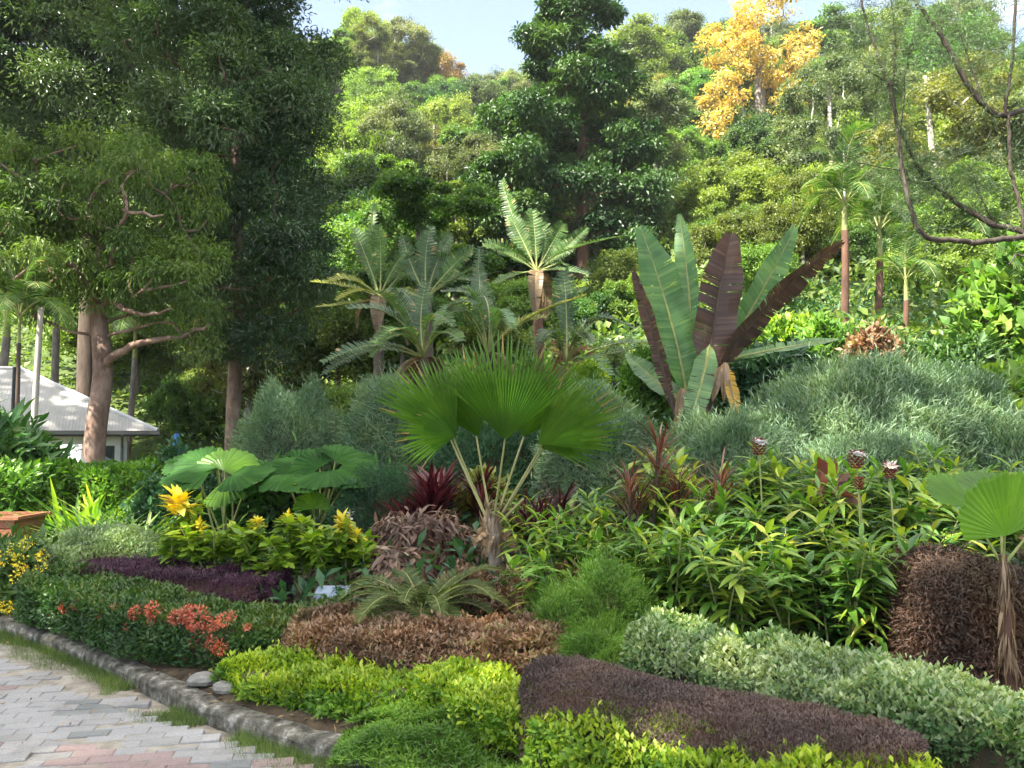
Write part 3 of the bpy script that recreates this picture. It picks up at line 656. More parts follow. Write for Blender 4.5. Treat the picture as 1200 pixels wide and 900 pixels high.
# ---- wooden slatted planter at the left edge
def planter():
    b = G(-10, 9.3); b[2] += .0; o = thing('wooden_planter', 'brown wooden slatted planter with flared sides at the left edge', 'planter', b)
    top = P(0, 606, 9.3)[2] - b[2]; W0, W1, D0, D1 = .36, .47, .24, .3
    wood = noise_mat('oiled brown wood', [(.11, .045, .025, .3), (.22, .095, .05, .55), (.30, .145, .08, .75)], 3, .6, .2, (8, 1, 20)); mb = MB(); n = 5
    for k in range(n):
        z0, z1 = .12 + (top - .12) * k / n + .006, .12 + (top - .12) * (k + 1) / n - .006; f0, f1 = (z0 / top), (z1 / top); t = .022
        for (ax, sg) in ((0, 1), (0, -1), (1, 1), (1, -1)):
            V = []
            for z, f in ((z0, f0), (z1, f1)):
                w, d = W0 + (W1 - W0) * f, D0 + (D1 - D0) * f
                for q in (0, t):
                    if ax == 0: V += [(-w, sg * (d - q), z), (w, sg * (d - q), z)]
                    else: V += [(sg * (w - q), -d + t, z), (sg * (w - q), d - t, z)]
            mb.add(A(V) + b, [(0, 1, 5, 4), (2, 3, 7, 6), (4, 5, 7, 6), (0, 1, 3, 2), (0, 2, 6, 4), (1, 3, 7, 5)], rng.random())
    mb.build('side_slats', wood, o, b)
    rm = MB()
    for sg in (1, -1): box(rm, b + A([0, sg * (D1 + .005), top + .015]), (2 * W1 + .1, .05, .03)); box(rm, b + A([sg * (W1 + .005), 0, top + .015]), (.05, 2 * D1 - .04, .03))
    rm.build('rim', wood, o, b)
    for sx in (1, -1):
        for sy in (1, -1): l = MB(); box(l, b + A([sx * (W0 - .03), sy * (D0 - .03), .07]), (.06, .06, .16)); l.build('foot', wood, o, b)
    s = MB(); box(s, b + A([0, 0, top - .06]), (2 * W1 - .1, 2 * D1 - .1, .03)); s.build('soil_fill', M['soil'], o, b)
planter()

# ---- left middle green layers
bush('leafy_shrub', 'loose mid green shrub growing behind the wooden planter', 'shrub', -80, 75, 545, 10.6, 'hedge_green', 16000, T_leaf, .1, ry=.9, seed=5, amp=.22)
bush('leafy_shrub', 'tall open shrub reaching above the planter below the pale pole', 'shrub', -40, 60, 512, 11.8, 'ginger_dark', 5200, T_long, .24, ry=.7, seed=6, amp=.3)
hedge('clipped_hedge', 'bright green clipped hedge in front of the white house', 'hedge', [(-6.6, 11.7), (-5.2, 11.4), (-4.55, 11.3)], .5, 1.08, 'hedge_green', 15000, T_small, .085, seed=7, amp=.05)
bush('round_shrub', 'dark green rounded shrub at the end of the bright clipped hedge', 'shrub', 172, 262, 533, 11.6, 'deep_fern', 9000, T_small, .08, ry=.5, seed=8, amp=.1)
bush('round_shrub', 'low dark shrub below the big round pleated leaves', 'shrub', 150, 250, 565, 10.2, 'deep_fern', 7000, T_small, .075, ry=.45, seed=18, amp=.12)
def strap_clump(name, label, cat, px, Y, n, L, mat, spread=.6, T=None, group=None, up=1.):
    b = G(px, Y); o = thing(name, label, cat, b, group); mb = MB(); T = T or tpl(4, lambda y: .5 * (1 - y ** 2.2) ** .6 * (.5 + .5 * min(1, y * 4)), .55, .3, .12)
    d = nz(rdir(n) * A([spread, spread, .2]) + A([0, 0, up])); hz = nz(np.stack([-d[:, 0], -d[:, 1], np.abs(d[:, 2]) * .6 + .3], 1))
    scatter(mb, T, b + rdir(n) * .05 * A([1, 1, 0]), d, hz, L * rng.uniform(.65, 1.1, n)); mb.build('foliage', M[mat], o, b); return o
for k, px in enumerate([92, 104, 117, 130, 143, 156, 170, 186]):
    strap_clump('strap_leaf_lily', 'light green strap leaved clump in the row behind the silvery shrub', 'lily', px, 9.6 + .3 * math.sin(k * 2), 44, .8, 'strap', group='strap leaved clumps below the clipped hedge')
for k, (px, Y) in enumerate([(95, 10.4), (112, 10.3), (130, 10.5), (80, 10.3)]):
    strap_clump('strap_leaf_lily', 'taller mid green strap leaved clump against the bright clipped hedge', 'lily', px, Y, 46, 1.05, 'ginger', group='tall strap leaved clumps against the hedge')

# ---- gold tipped plants
def gold_plant(px, Y, ptop, k, bloom, label, wide=1.2):
    b = G(px, Y); top = P(px, ptop, Y)[2] - b[2]; o = thing('golden_shrub', label, 'flowering plant', b, 'gold tipped plants behind the purple bed')
    st = MB(); lf = MB(); tips = []
    for q in range(k):
        e = b + A([rng.normal() * .13 * wide, rng.normal() * .12, top * rng.uniform(.72, .95)]); r0 = b + A([rng.normal() * .05, rng.normal() * .05, -.02])
        pts = bez(r0, (r0 + e) / 2 + A([rng.normal() * .03, rng.normal() * .03, .05]), e, 6); tube(st, pts, np.linspace(.009, .005, 6), 5, rng.random(), 0); tips.append(e)
        n = 52; t = rng.uniform(.4, 1, n) ** .7; pp = np.stack([np.interp(t, np.linspace(0, 1, 6), pts[:, i]) for i in range(3)], 1)
        d = nz(rdir(n) * A([1, 1, .35]) + A([0, 0, .15])); scatter(lf, T_oval, pp + d * .02, d, nz(A([0, 0, 1]) + rdir(n) * .35), rng.uniform(.08, .15, n), np.clip((t - .45) * .8 + rng.normal(size=n) * .16, 0, 1))
    st.build('stem', M['stem'], o, b); lf.build('foliage', M['gold_leaf'], o, b)
    if bloom:
        c = b + A([0, -.03, top - bloom * .9]); m = MB(); n = 46
        d = nz(rdir(n) * A([1, 1, .7]) + A([0, 0, .55])); scatter(m, tpl(2, None, .25, .2, .5), c + d * .02 + A([0, 0, 1]) * rng.uniform(-.3, .5, n)[:, None] * bloom, d, nz(A([0, 0, 1]) - d * .4 + rdir(n) * .2), bloom * rng.uniform(.6, 1.15, n))
        m.build('flower_head', M['yellow_petal'], o, b)
gold_plant(213, 7.5, 578, 5, .17, 'golden plant with one large yellow bract head above the purple bed')
for (px, Y, pt, k, bl, lb) in [(238, 7.5, 612, 4, .07, 'green plant with small yellow tip just beside the large yellow head'), (262, 7.4, 608, 5, 0, 'leafy light green stems without bloom behind the purple bed'), (290, 7.5, 605, 5, 0, 'yellow green stems in the middle of the gold tipped row'),
    (305, 7.3, 606, 4, .07, 'stems with a ragged yellow head in the middle of the row'), (340, 7.3, 602, 5, .06, 'stems with a single small yellow flower below the drooping round leaf'), (368, 7.2, 618, 5, 0, 'bushy lime green stems above the pale plaque'), (318, 7.1, 640, 4, 0, 'short bare stemmed plant at the end of the purple bed'),
    (404, 7.2, 606, 5, .1, 'green plant with two yellow heads and a white spike beside the brown shrub'), (420, 7.2, 622, 5, .08, 'yellow flowered plant touching the dry brown shrub')]:
    gold_plant(px, Y, pt, k, bl, lb)
def white_spike():
    b = G(410, 7.35); o = thing('white_flower_spike', 'slender white flower spike standing above the yellow heads', 'flower', b); t = P(410, 597, 7.35)
    s = MB(); tube(s, bez(b, (b + t) / 2 + A([.02, 0, 0]), t, 6), .005, 5); s.build('stem', M['stem'], o, b)
    m = MB(); n = 34; z = rng.random(n); p = t + A([0, 0, -.16]) * z[:, None]; d = rdir(n) * A([1, 1, .4]); scatter(m, T_oval, p, d, rdir(n), rng.uniform(.025, .05, n)); m.build('flower_head', leaf_mat('white petals', [(.7, .72, .7), (.85, .86, .84)], .3, tint=(1, 1, 1)), o, b)
white_spike()

# ---- pale slanted plaque
def plaque():
    b = G(391, 6.6); o = thing('plant_plaque', 'small pale blue grey slanted plaque at the end of the flowering hedge', 'plaque', b)
    z = P(391, 688, 6.6)[2] - b[2]; w = .135; V = []
    for x in (-w, w): V += [(x - .0, -.10, 0), (x, .08, 0), (x + (.03 if x < 0 else .0), .07, z), (x + (.03 if x < 0 else .0), .0, z), (x - .02, -.12, z - .14)]
    m = MB(); m.add(A(V) + b, [(0, 1, 2, 3, 4)[::-1], (5, 6, 7, 8, 9)]); m.add(A(V) + b, [(4, 3, 8, 9), (3, 2, 7, 8), (2, 1, 6, 7), (0, 4, 9, 5), (1, 0, 5, 6)])
    m.build('slab', noise_mat('pale painted concrete', [(.19, .24, .31, .3), (.27, .32, .39, .7)], 9, .6, .1), o, b)
plaque()

# ================================================================== fan palms
def petiole(o, base, p0, p1, mat, r=.014, sag=.0, n=10):
    m = MB(); mid = (A(p0) + A(p1)) / 2 + A([0, 0, sag]); pts = bez(p0, mid, p1, n)
    tube(m, pts, np.linspace(r * 1.25, r * .8, n), 6, .5, 0); return m
PET = noise_mat('pale petiole', [(.17, .19, .06, .3), (.29, .28, .12, .55), (.36, .33, .19, .75)], 4, .5, .1, (1, 1, .3))
def centre_palm():
    Y = 7.; b = G(578, Y); o = thing('fan_palm', 'young fan palm with huge pleated fan leaves in the middle of the bed', 'fan palm', b)
    top = P(577, 600, Y)
    t = MB(); n = 26; zz = np.linspace(0, 1, n); ax = b + (top - b) * zz[:, None] + A([.02, 0, 0]) * np.sin(zz * 4)[:, None]
    rad = np.interp(zz, [0, .35, .55, .8, 1], [.056, .052, .062, .08, .05]) * (1 + .04 * np.sin(zz * 70)); tube(t, ax, rad, 14, .5, 0); t.build('trunk', noise_mat('pale palm bark', [(.15, .12, .095, .3), (.30, .26, .21, .55), (.42, .38, .32, .75)], 6, .9, .5, (1, 1, 3)), o, b, True)
    f = MB(); k = 240; z = rng.uniform(.5, 1.03, k); p = b + (top - b) * z[:, None]; a = rng.uniform(0, 6.3, k); rd = np.interp(z, [.4, .55, .8, 1.05], [.062, .078, .10, .06])
    rv = np.stack([np.cos(a), np.sin(a), 0 * a], 1); scatter(f, tpl(2, None, .2, .2, .1), p + rv * rd[:, None] * .85, nz(rv * .35 + A([0, 0, 1]) * rng.choice([1, 1, -1], k)[:, None] + rdir(k) * .3), rv, rng.uniform(.05, .14, k)); f.build('fibre', M['dead_brown'], o, b)
    # leaves: hub px, tip px, hub depth, tip depth offset, face normal, spread, radius scale
    L = [  # hub, middle tip, dY hub, dY tip, normal, spread, cup
        ((592, 516), (598, 384), -.3, .05, (0, -1, .25), 46, .06, 1.0, 32, .06),
        ((535, 512), (462, 430), .0, .15, (.5, -.85, .2), 40, .16, 1., 28, .03),
        ((534, 512), (462, 492), -.05, -.2, (.2, -.75, .6), 48, .1, 1., 30, .25),
        ((630, 521), (722, 456), -.1, -.1, (-.3, -.8, .5), 46, .10, 1., 34, .08),
        ((560, 512), (522, 408), .3, .4, (.2, -1, .2), 40, .05, 1., 28, .0),
        ((612, 512), (655, 420), .35, .5, (-.2, -1, .2), 44, .05, 1., 28, .0),
        ((630, 524), (716, 506), .05, .0, (-.2, -.75, .6), 34, .1, .95, 22, .2),
        ]
    for hp, tp, dh, dt, nn, spr, cup, sc, ns, dr in L:
        h = P(*hp, Y + dh); tpt = P(*tp, Y + dt); Rr = np.linalg.norm(tpt - h) * sc
        lf = MB(); fan(lf, h, tpt - h, A(nn, float), Rr, spr, ns, join=.54, cup=cup, droop=dr, fold=.02, tipw=.1, abase=.5 if hp == (592, 514) else rng.uniform(.15, .4))
        s = nz(h - top); pm = petiole(o, b, top - A([0, 0, .1]) + s * A([.05, .05, 0]), h + nz(tpt - h) * .05 - nz(A(nn, float)) * .022, 0, .0095, -.02 if hp[0] < 560 else .0)
        lo = lf.build('leaf', M['fan_leaf'], o, b); pm.build('petiole', PET, lo, b)
    for k, (px, py) in enumerate([(556, 640), (604, 648), (570, 652), (590, 640)]):
        m = MB(); t0 = top - A([0, 0, .14]); e1 = P(px, py, Y - .1 + .1 * (k % 2)); blade(m, t0, (t0 + e1) / 2 + (e1 - t0) * A([.35, .35, 0]) + A([0, 0, .06]), e1, .09, A([0, -1, .3]), nst=12, fold=.8, ribr=.006, tear=.5); l = m.build('leaf', [M['dead_brown'], M['dead_brown']], o, b); l['label'] = 'withered brown hanging leaf'
    # a few bare cut petioles
    for px, py, dy in [(613, 585, -.15)]:
        pm = petiole(o, b, top - A([0, 0, .15]), P(px, py, Y + dy), 0, .012); pm.build('petiole', PET, o, b)
centre_palm()

def right_palm():
    Y = 4.6; b = G(1172, Y); o = thing('fan_palm', 'slim fan palm with a glossy round undivided leaf above the brown shrub', 'fan palm', b); top = P(1175, 650, Y)
    t = MB(); pts = bez(b, (b + top) / 2 + A([.01, 0, 0]), top, 14); tube(t, pts, np.interp(np.linspace(0, 1, 14), [0, .5, 1], [.034, .026, .02]) * (1 + .1 * np.sin(np.arange(14) * 2.)), 9, .5); t.build('trunk', M['bark_red'], o, b, True)
    f = MB(); k = 90; z = rng.uniform(.3, 1., k); p = b + (top - b) * z[:, None]; a = rng.uniform(0, 6.3, k); rv = np.stack([np.cos(a), np.sin(a), 0 * a], 1)
    scatter(f, tpl(2, None, .2, .2, .09), p + rv * .024, nz(A([0, 0, -1]) + rv * .3 + rdir(k) * .2), rv, rng.uniform(.06, .22, k)); f.build('fibre', M['dead_brown'], o, b)
    for hp, tp, dh, dt, nn, spr, ns, cup, dr in [((1180, 628), (1166, 553), -.1, -.16, (.05, -1, .1), 78, 24, .12, .0), ((1140, 596), (1084, 558), .1, .2, (.35, -.7, .6), 46, 14, .04, .0), ((1215, 612), (1275, 566), .05, .15, (-.3, -.7, .6), 70, 20, .05, .05), ((1172, 590), (1168, 552), .25, .6, (.0, -.4, 1), 80, 20, .05, .05)]:
        h = P(*hp, Y + dh); tpt = P(*tp, Y + dt); Rr = np.linalg.norm(tpt - h)
        lf = MB(); fan(lf, h, tpt - h, A(nn, float), Rr, spr, ns, join=.93, cup=cup, droop=dr, fold=.007, tipw=.7, notch=.03, abase=.35)
        lo = lf.build('leaf', M['round_fan'], o, b); pm = petiole(o, b, top - A([0, 0, .06]), h + nz(tpt - h) * .02 - nz(A(nn, float)) * .012, 0, .007); pm.build('petiole', M['stem'], lo, b)
right_palm()

def round_leaf_plant(px, Y, leaves, label):
    b = G(px, Y); o = thing('round_leaf_palm', label, 'palm', b, 'low palms with big round pleated leaves')
    for hp, tp, dh, dt, nn, spr in leaves:
        h = P(*hp, Y + dh); tpt = P(*tp, Y + dt); Rr = np.linalg.norm(tpt - h)
        lf = MB(); fan(lf, h, tpt - h, A(nn, float), Rr, spr, int(spr / 5), join=.94, cup=.16, droop=.26, fold=.014, tipw=.7, notch=.04, abase=.3)
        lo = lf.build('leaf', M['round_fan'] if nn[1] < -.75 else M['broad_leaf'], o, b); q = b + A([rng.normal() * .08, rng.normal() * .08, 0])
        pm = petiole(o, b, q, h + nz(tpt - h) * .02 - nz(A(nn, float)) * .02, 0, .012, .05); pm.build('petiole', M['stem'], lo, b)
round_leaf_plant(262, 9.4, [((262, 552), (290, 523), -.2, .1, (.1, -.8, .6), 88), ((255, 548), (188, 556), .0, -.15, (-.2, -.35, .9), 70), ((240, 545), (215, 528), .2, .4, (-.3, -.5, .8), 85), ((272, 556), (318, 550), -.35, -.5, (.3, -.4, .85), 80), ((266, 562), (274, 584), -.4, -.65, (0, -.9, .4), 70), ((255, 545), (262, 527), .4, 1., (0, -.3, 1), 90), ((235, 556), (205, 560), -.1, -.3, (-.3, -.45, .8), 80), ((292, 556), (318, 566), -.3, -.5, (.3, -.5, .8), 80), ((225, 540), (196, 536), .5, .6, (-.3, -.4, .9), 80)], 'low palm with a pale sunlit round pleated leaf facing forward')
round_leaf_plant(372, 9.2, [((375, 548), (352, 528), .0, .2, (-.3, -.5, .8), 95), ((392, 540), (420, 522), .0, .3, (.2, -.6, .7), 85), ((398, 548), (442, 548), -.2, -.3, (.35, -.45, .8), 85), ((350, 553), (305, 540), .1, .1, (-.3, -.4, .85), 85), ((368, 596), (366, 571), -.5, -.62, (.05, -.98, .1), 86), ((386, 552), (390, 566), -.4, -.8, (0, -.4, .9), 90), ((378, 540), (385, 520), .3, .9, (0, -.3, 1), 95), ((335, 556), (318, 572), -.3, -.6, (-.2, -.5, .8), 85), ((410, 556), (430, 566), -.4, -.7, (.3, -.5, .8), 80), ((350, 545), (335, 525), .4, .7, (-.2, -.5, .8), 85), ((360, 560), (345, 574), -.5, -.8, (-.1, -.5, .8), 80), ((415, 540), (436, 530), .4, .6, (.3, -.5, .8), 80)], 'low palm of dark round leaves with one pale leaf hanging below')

# ---- fan leaved dark filler below
for px, Y, t in [(300, 9.9, 560), (345, 9.8, 556), (415, 9.6, 560)]:
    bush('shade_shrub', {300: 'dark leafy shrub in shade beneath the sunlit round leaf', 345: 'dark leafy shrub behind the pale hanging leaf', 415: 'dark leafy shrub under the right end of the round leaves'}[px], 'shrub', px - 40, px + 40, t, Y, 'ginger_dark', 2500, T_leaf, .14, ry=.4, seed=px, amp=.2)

# ================================================================== feathery shrubs
def feather(label, px0, px1, pt, Y, N, mat='blue_feather', size=.2, ry=None, seed=0, w=.09, **kw):
    kw = dict(dict(amp=.12, shoots=.03, out=.5, up=.35, jit=.55, freq=3.2, cv=.35, shell=(.72, 1.05)), **kw)
    return bush('feathery_shrub', label, 'feathery shrub', px0, px1, pt, Y, mat, int(N * 4), qleaf(w * 1.1), size * .42, ry=ry, group='feathery shrubs of the garden slope', seed=seed, **kw)
feather('blue green feathery mound just left of the tall dark trunk base and round leaves', 272, 420, 452, 12.4, 20000, seed=21)
feather('blue green feathery mound behind the left fan leaf of the centre palm', 400, 520, 448, 11.6, 16000, seed=22)
feather('blue green feathery mound behind the right fan leaf of the centre palm', 628, 760, 464, 9.8, 17000, seed=23)
feather('dull green feathery mass directly behind the centre palm', 500, 650, 490, 10.4, 14000, seed=24, mat='deep_fern')
feather('small dark green feathery mound between the round leaves and red cordyline', 392, 492, 556, 8.7, 12000, mat='deep_fern', size=.12, seed=25)
feather('largest blue green feathery mound sweeping across the right side', 860, 1190, 436, 9.6, 46000, ry=1.1, size=.24, seed=26, amp=.12)
feather('lower blue green feathery shoulder on the left of the largest mound', 770, 930, 492, 8.9, 15000, seed=27, ry=.7)
feather('blue green feathery shoulder running out of the right edge', 1110, 1270, 500, 8.8, 14000, seed=28, ry=.7)
feather('feathery fringe hanging below the largest mound behind the red cones', 900, 1150, 515, 8.4, 14000, seed=29, ry=.5)
feather('bright green feathery shrub behind the left end of the variegated hedge', 655, 765, 668, 5.6, 15000, mat='fern_green', size=.085, ry=.36, seed=30, w=.12, amp=.22, shoots=.08)
feather('yellow green feathery shrub beside the russet hedge', 618, 690, 694, 5.5, 9000, mat='fern_green', size=.075, ry=.3, seed=31, w=.12, amp=.25, shoots=.08)
feather('low green feathery tuft between russet hedge and variegated hedge', 655, 740, 738, 5.05, 8000, mat='fern_green', size=.07, ry=.25, seed=32, w=.12, amp=.25, shoots=.08)
# mid distance clipped or rounded shrubs
bush('round_shrub', 'bright green rounded shrub at the foot of the banana plant', 'shrub', 722, 795, 418, 12.2, 'hedge_green', 9000, T_small, .075, seed=41, amp=.08)
bush('round_shrub', 'yellow green mound above the right fan leaf of the centre palm', 'shrub', 660, 722, 428, 12.6, 'lime', 5000, T_small, .075, seed=42, amp=.1)
bush('round_shrub', 'dull orange brown low shrub behind the centre palm', 'shrub', 640, 705, 396, 14.4, 'russet', 4500, T_small, .085, seed=43, amp=.12)
bush('round_shrub', 'grey leaved shrub between orange brown shrub and banana plant', 'shrub', 698, 742, 404, 14., 'silver', 4000, T_small, .08, seed=44, amp=.12)
for q, (a, b_, t, Y, mt, lb) in enumerate([(860, 960, 408, 12., 'deep_fern', 'dark green shrub behind the yellow hanging banana leaf'), (930, 1010, 385, 13.6, 'hedge_green', 'bright green shrub to the right of the banana leaves'), (1000, 1075, 398, 13.2, 'shrub_mid', 'green shrub below the two young palms'), (1070, 1175, 398, 12.2, 'shrub_mid', 'broad green shrub above the largest feathery mound'), (880, 985, 378, 15.5, 'lime', 'sunlit yellow green shrub behind the banana plant'), (820, 905, 425, 12.6, 'shrub_mid', 'mid green shrub hidden among the banana stems')]):
    bush('leafy_shrub', lb, 'shrub', a, b_, t, Y, mt, 7500, T_leaf, .12, seed=50 + q, amp=.16)
bush('bronze_shrub', 'reddish bronze shrub beneath the young palms on the right', 'shrub', 990, 1060, 392, 12.6, 'russet', 5200, T_leaf, .11, seed=57, amp=.15)
fb = bush('leafy_shrub', 'large leaved pale green shrub at the right edge', 'shrub', 1125, 1290, 300, 12.5, 'strap', 9000, T_oval, .2, ry=.6, seed=58, amp=.25, shell=(.5, 1.05))
bush('leafy_shrub', 'dark broad leaved shrub at the right edge beside the largest mound', 'shrub', 1150, 1270, 420, 9.8, 'ginger', 2600, T_oval, .2, ry=.5, seed=59, amp=.25)

# ================================================================== dry and brown shrubs, cordylines
bush('dry_shrub', 'withered brown shrub with curled leaves left of the palm trunk', 'dry shrub', 425, 562, 604, 7.9, 'dry', 8500, T_long, .11, ry=.45, seed=61, amp=.14, out=.2, up=-.6, twig='twig_red')
bush('dry_shrub', 'pale withered lower shrub below the larger brown one', 'dry shrub', 425, 500, 640, 7.2, 'dry', 2600, T_long, .14, ry=.3, seed=62, amp=.14, out=.2, up=-.6, twig='twig_red')
bush('dry_shrub', 'dark brown dying shrub at the right edge around the slim palm trunk', 'dry shrub', 1040, 1150, 652, 5.3, 'dry_dark', 52000, T_fine, .05, ry=.45, seed=63, amp=.06, out=.4, up=-.3, jit=.9, twig='twig_red', power=4.5, shoots=.02)
bush('dry_shrub', 'second dark brown dying shrub running out of the right edge', 'dry shrub', 1120, 1270, 672, 5.25, 'dry_dark', 52000, T_fine, .05, ry=.45, seed=64, amp=.06, out=.4, up=-.3, jit=.9, twig='twig_red', power=4.5, shoots=.02)
def cordyline(px, Y, ptop, mat, label, heads=3, L=.45, wid=.1):
    b = G(px, Y); top = P(px, ptop, Y)[2] - b[2]; o = thing('cordyline', label, 'cordyline', b, 'red leaved cordylines around the centre palm'); st = MB(); lf = MB()
    T = tpl(4, lambda y: .5 * math.sin(math.pi * (.06 + .93 * y)) ** .7, .28, .25, wid)
    for h in range(heads):
        e = b + A([rng.normal() * .16, rng.normal() * .14, max(.15, (top - L * .75) * rng.uniform(.6, 1.0) if h else top - L * .8)]); tube(st, bez(b + A([rng.normal() * .05, 0, -.02]), (b + e) / 2, e, 6), .013, 6)
        n = 38; d = nz(rdir(n) * A([.6, .6, .3]) + A([0, 0, .8])); d[:, 2] = np.abs(d[:, 2]); z = rng.uniform(-.22, .05, n)
        scatter(lf, T, e + A([0, 0, 1]) * z[:, None], d, nz(np.stack([-d[:, 0], -d[:, 1], .4 + d[:, 2] * .5], 1)), L * rng.uniform(.65, 1.1, n))
    st.build('stem', M['bark_dark'], o, b); lf.build('foliage', M[mat], o, b)
for a in [(508, 8.4, 545, 'cordyline', 'dark crimson cordyline between brown shrub and palm leaves', 5, .42, .19), (545, 8.5, 540, 'cordyline', 'crimson cordyline partly behind the palm petioles', 4, .42, .17), (482, 8.3, 575, 'cordyline', 'low dark crimson cordyline above the withered shrub', 4, .36, .18), (636, 7.1, 552, 'cordyline', 'narrow leaved dark red cordyline to the right of the palm trunk', 3, .4, .09), (617, 7.3, 575, 'cordyline', 'short dark red cordyline close to the palm trunk', 3, .35, .1),
          (758, 7.0, 484, 'cordyline_dusty', 'tallest dusty red cordyline left of the red cone flowers', 2, .34, .085), (738, 6.8, 535, 'cordyline_dusty', 'dusty red cordyline below the tallest one', 3, .32, .08), (781, 6.9, 530, 'cordyline_dusty', 'pale tipped red cordyline beside the tallest one', 2, .32, .08), (812, 6.7, 528, 'cordyline_dusty', 'dusty brown red cordyline at the edge of the ginger plants', 2, .32, .085)]: cordyline(*a)
bush('gold_shrub', 'small golden yellow shrub behind the palm trunk', 'shrub', 535, 600, 556, 8.8, 'palm_yellow', 1800, T_leaf, .12, seed=66, amp=.15)

# ================================================================== ginger border
def ginger_proto(k):
    o = thing('ginger_plant', 'x', 'ginger plant', (0, 0, 0), 'ginger plants of the right border'); st = MB(); lf = MB()
    for q in range(4 + k % 2):
        Hh = rng.uniform(.75, 1.12); e = A([rng.normal() * .24, rng.normal() * .22, Hh]); r0 = A([rng.normal() * .07, rng.normal() * .07, -.03])
        pts = bez(r0, r0 * .4 + e * .35 + A([0, 0, .35]), e, 12); tube(st, pts, np.linspace(.011, .005, 12), 5, rng.random())
        n = 32; t = np.linspace(.1, 1, n); pp = np.stack([np.interp(t, np.linspace(0, 1, 12), pts[:, i]) for i in range(3)], 1); ph = rng.uniform(0, 6.3) + np.arange(n) * (2.3 if k % 2 else 2.9)
        d = nz(np.stack([np.cos(ph), np.sin(ph), rng.uniform(-.05, .75, n) + (t > .93) * 1.2], 1)); T = tpl(4, None, rng.uniform(.3, .6), .2, .22 + .06 * (k % 3))
        a0 = rng.random() * .62; scatter(lf, T, pp, d, nz(A([0, 0, 1]) + rdir(n) * .25), rng.uniform(.18, .36, n) * (.7 + .3 * np.sin(t * 3)), np.clip(a0 + rng.random(n) * .4 + (rng.random(n) < .05) * .6, 0, 1))
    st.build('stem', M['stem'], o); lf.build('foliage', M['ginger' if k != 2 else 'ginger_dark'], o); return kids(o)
GP = [ginger_proto(k) for k in range(5)]; used = set()
def put_ginger(px, Y, s, lab, k=None):
    k = int(rng.integers(0, 5)) if k is None else k
    o = GP[k] if k not in used else copy_tree(GP[k]); used.add(k)
    o.location = G(px, Y); o.rotation_euler = (0, 0, rng.uniform(0, 6.3)); o.scale = (s * rng.uniform(.9, 1.1), s, s * rng.uniform(.9, 1.1)); o['label'] = lab
GL = {0: 'leafy green ginger plant in the front row above the variegated hedge', 1: 'leafy green ginger plant in the middle of the right border', 2: 'ginger plant at the back of the border below the feathery mound', 3: 'low ginger plant between the palm trunk and the feathery shrubs'}
for px in range(805, 1120, 26): put_ginger(px + rng.normal() * 6, 5.6 + rng.normal() * .12 + max(0, (px - 1000)) * .003, .68, GL[0])
for px in range(830, 1150, 26): put_ginger(px + rng.normal() * 8, 6.5 + rng.normal() * .15, .8, GL[1])
for px in range(690, 830, 30): put_ginger(px + rng.normal() * 8, 6.3 + rng.normal() * .1, .62, GL[3])
for px in range(770, 1180, 25): put_ginger(px + rng.normal() * 8, 7.4 + rng.normal() * .15, .84, GL[2])
for px, Y in [(628, 6.6), (644, 6.2), (662, 6.6), (684, 6.5), (700, 6.9), (722, 6.6), (620, 7.5), (650, 7.4), (690, 7.6), (725, 7.5), (632, 5.8), (748, 6.1), (770, 5.8), (790, 6.)]: put_ginger(px, Y, .66, GL[3])
def cone_flower(px, py, Y, h, label, white=True):
    b = G(px, Y); t = P(px, py, Y); o = thing('red_cone_flower', label, 'flower', b, 'red cone flowers of the right border')
    s = MB(); tube(s, bez(b, (b + t) / 2 + A([.03, 0, 0]), t - A([0, 0, h]), 8), .006, 6); s.build('stem', M['stem'], o, b)
    m = MB(); rows = 7
    for j in range(rows):
        z = j / rows; n = 9; an = np.arange(n) * 2 * math.pi / n + j * .35; rr = h * .3 * math.sin(math.pi * (.18 + .72 * z)); d = np.stack([np.cos(an), np.sin(an), 0 * an + .9], 1)
        scatter(m, tpl(2, None, -.2, .25, .75), t + A([0, 0, -h + z * h * .95]) + np.stack([np.cos(an), np.sin(an), 0 * an], 1) * rr * .8, d, np.stack([np.cos(an), np.sin(an), 0 * an], 1), h * .3)
    m.build('cone', M['cone_red'], o, b)
    if white:
        w = MB(); n = 30; d = nz(rdir(n) * A([1, 1, .5]) + A([0, -.5, .6])); scatter(w, tpl(2, None, .3, .2, .75), t + A([0, -.03, -.05]) + d * .01, d, nz(A([0, 0, 1]) - d * .5), rng.uniform(.04, .062, n)); w.build('bloom', leaf_mat('white bloom', [(.84, .82, .82), (.9, .89, .88)], .3, tint=(1, .97, .97)), o, b)
cone_flower(889, 512, 6.2, .13, 'red cone flower with a white bloom nearest to the banana plant'); cone_flower(1003, 526, 6.1, .14, 'red cone flower with white bloom in front of the largest mound'); cone_flower(1042, 540, 6.0, .12, 'small red cone flower left of the slim palm leaf', True); cone_flower(1006, 558, 5.9, .09, 'dark red cone below the other flowers without bloom', False)
bush('bronze_leaf_plant', 'plant with broad pinkish bronze leaves in the ginger border', 'plant', 955, 990, 566, 6.6, 'cordyline_dusty', 60, T_oval, .16, seed=71, shell=(.9, 1.05), zlo=.5)

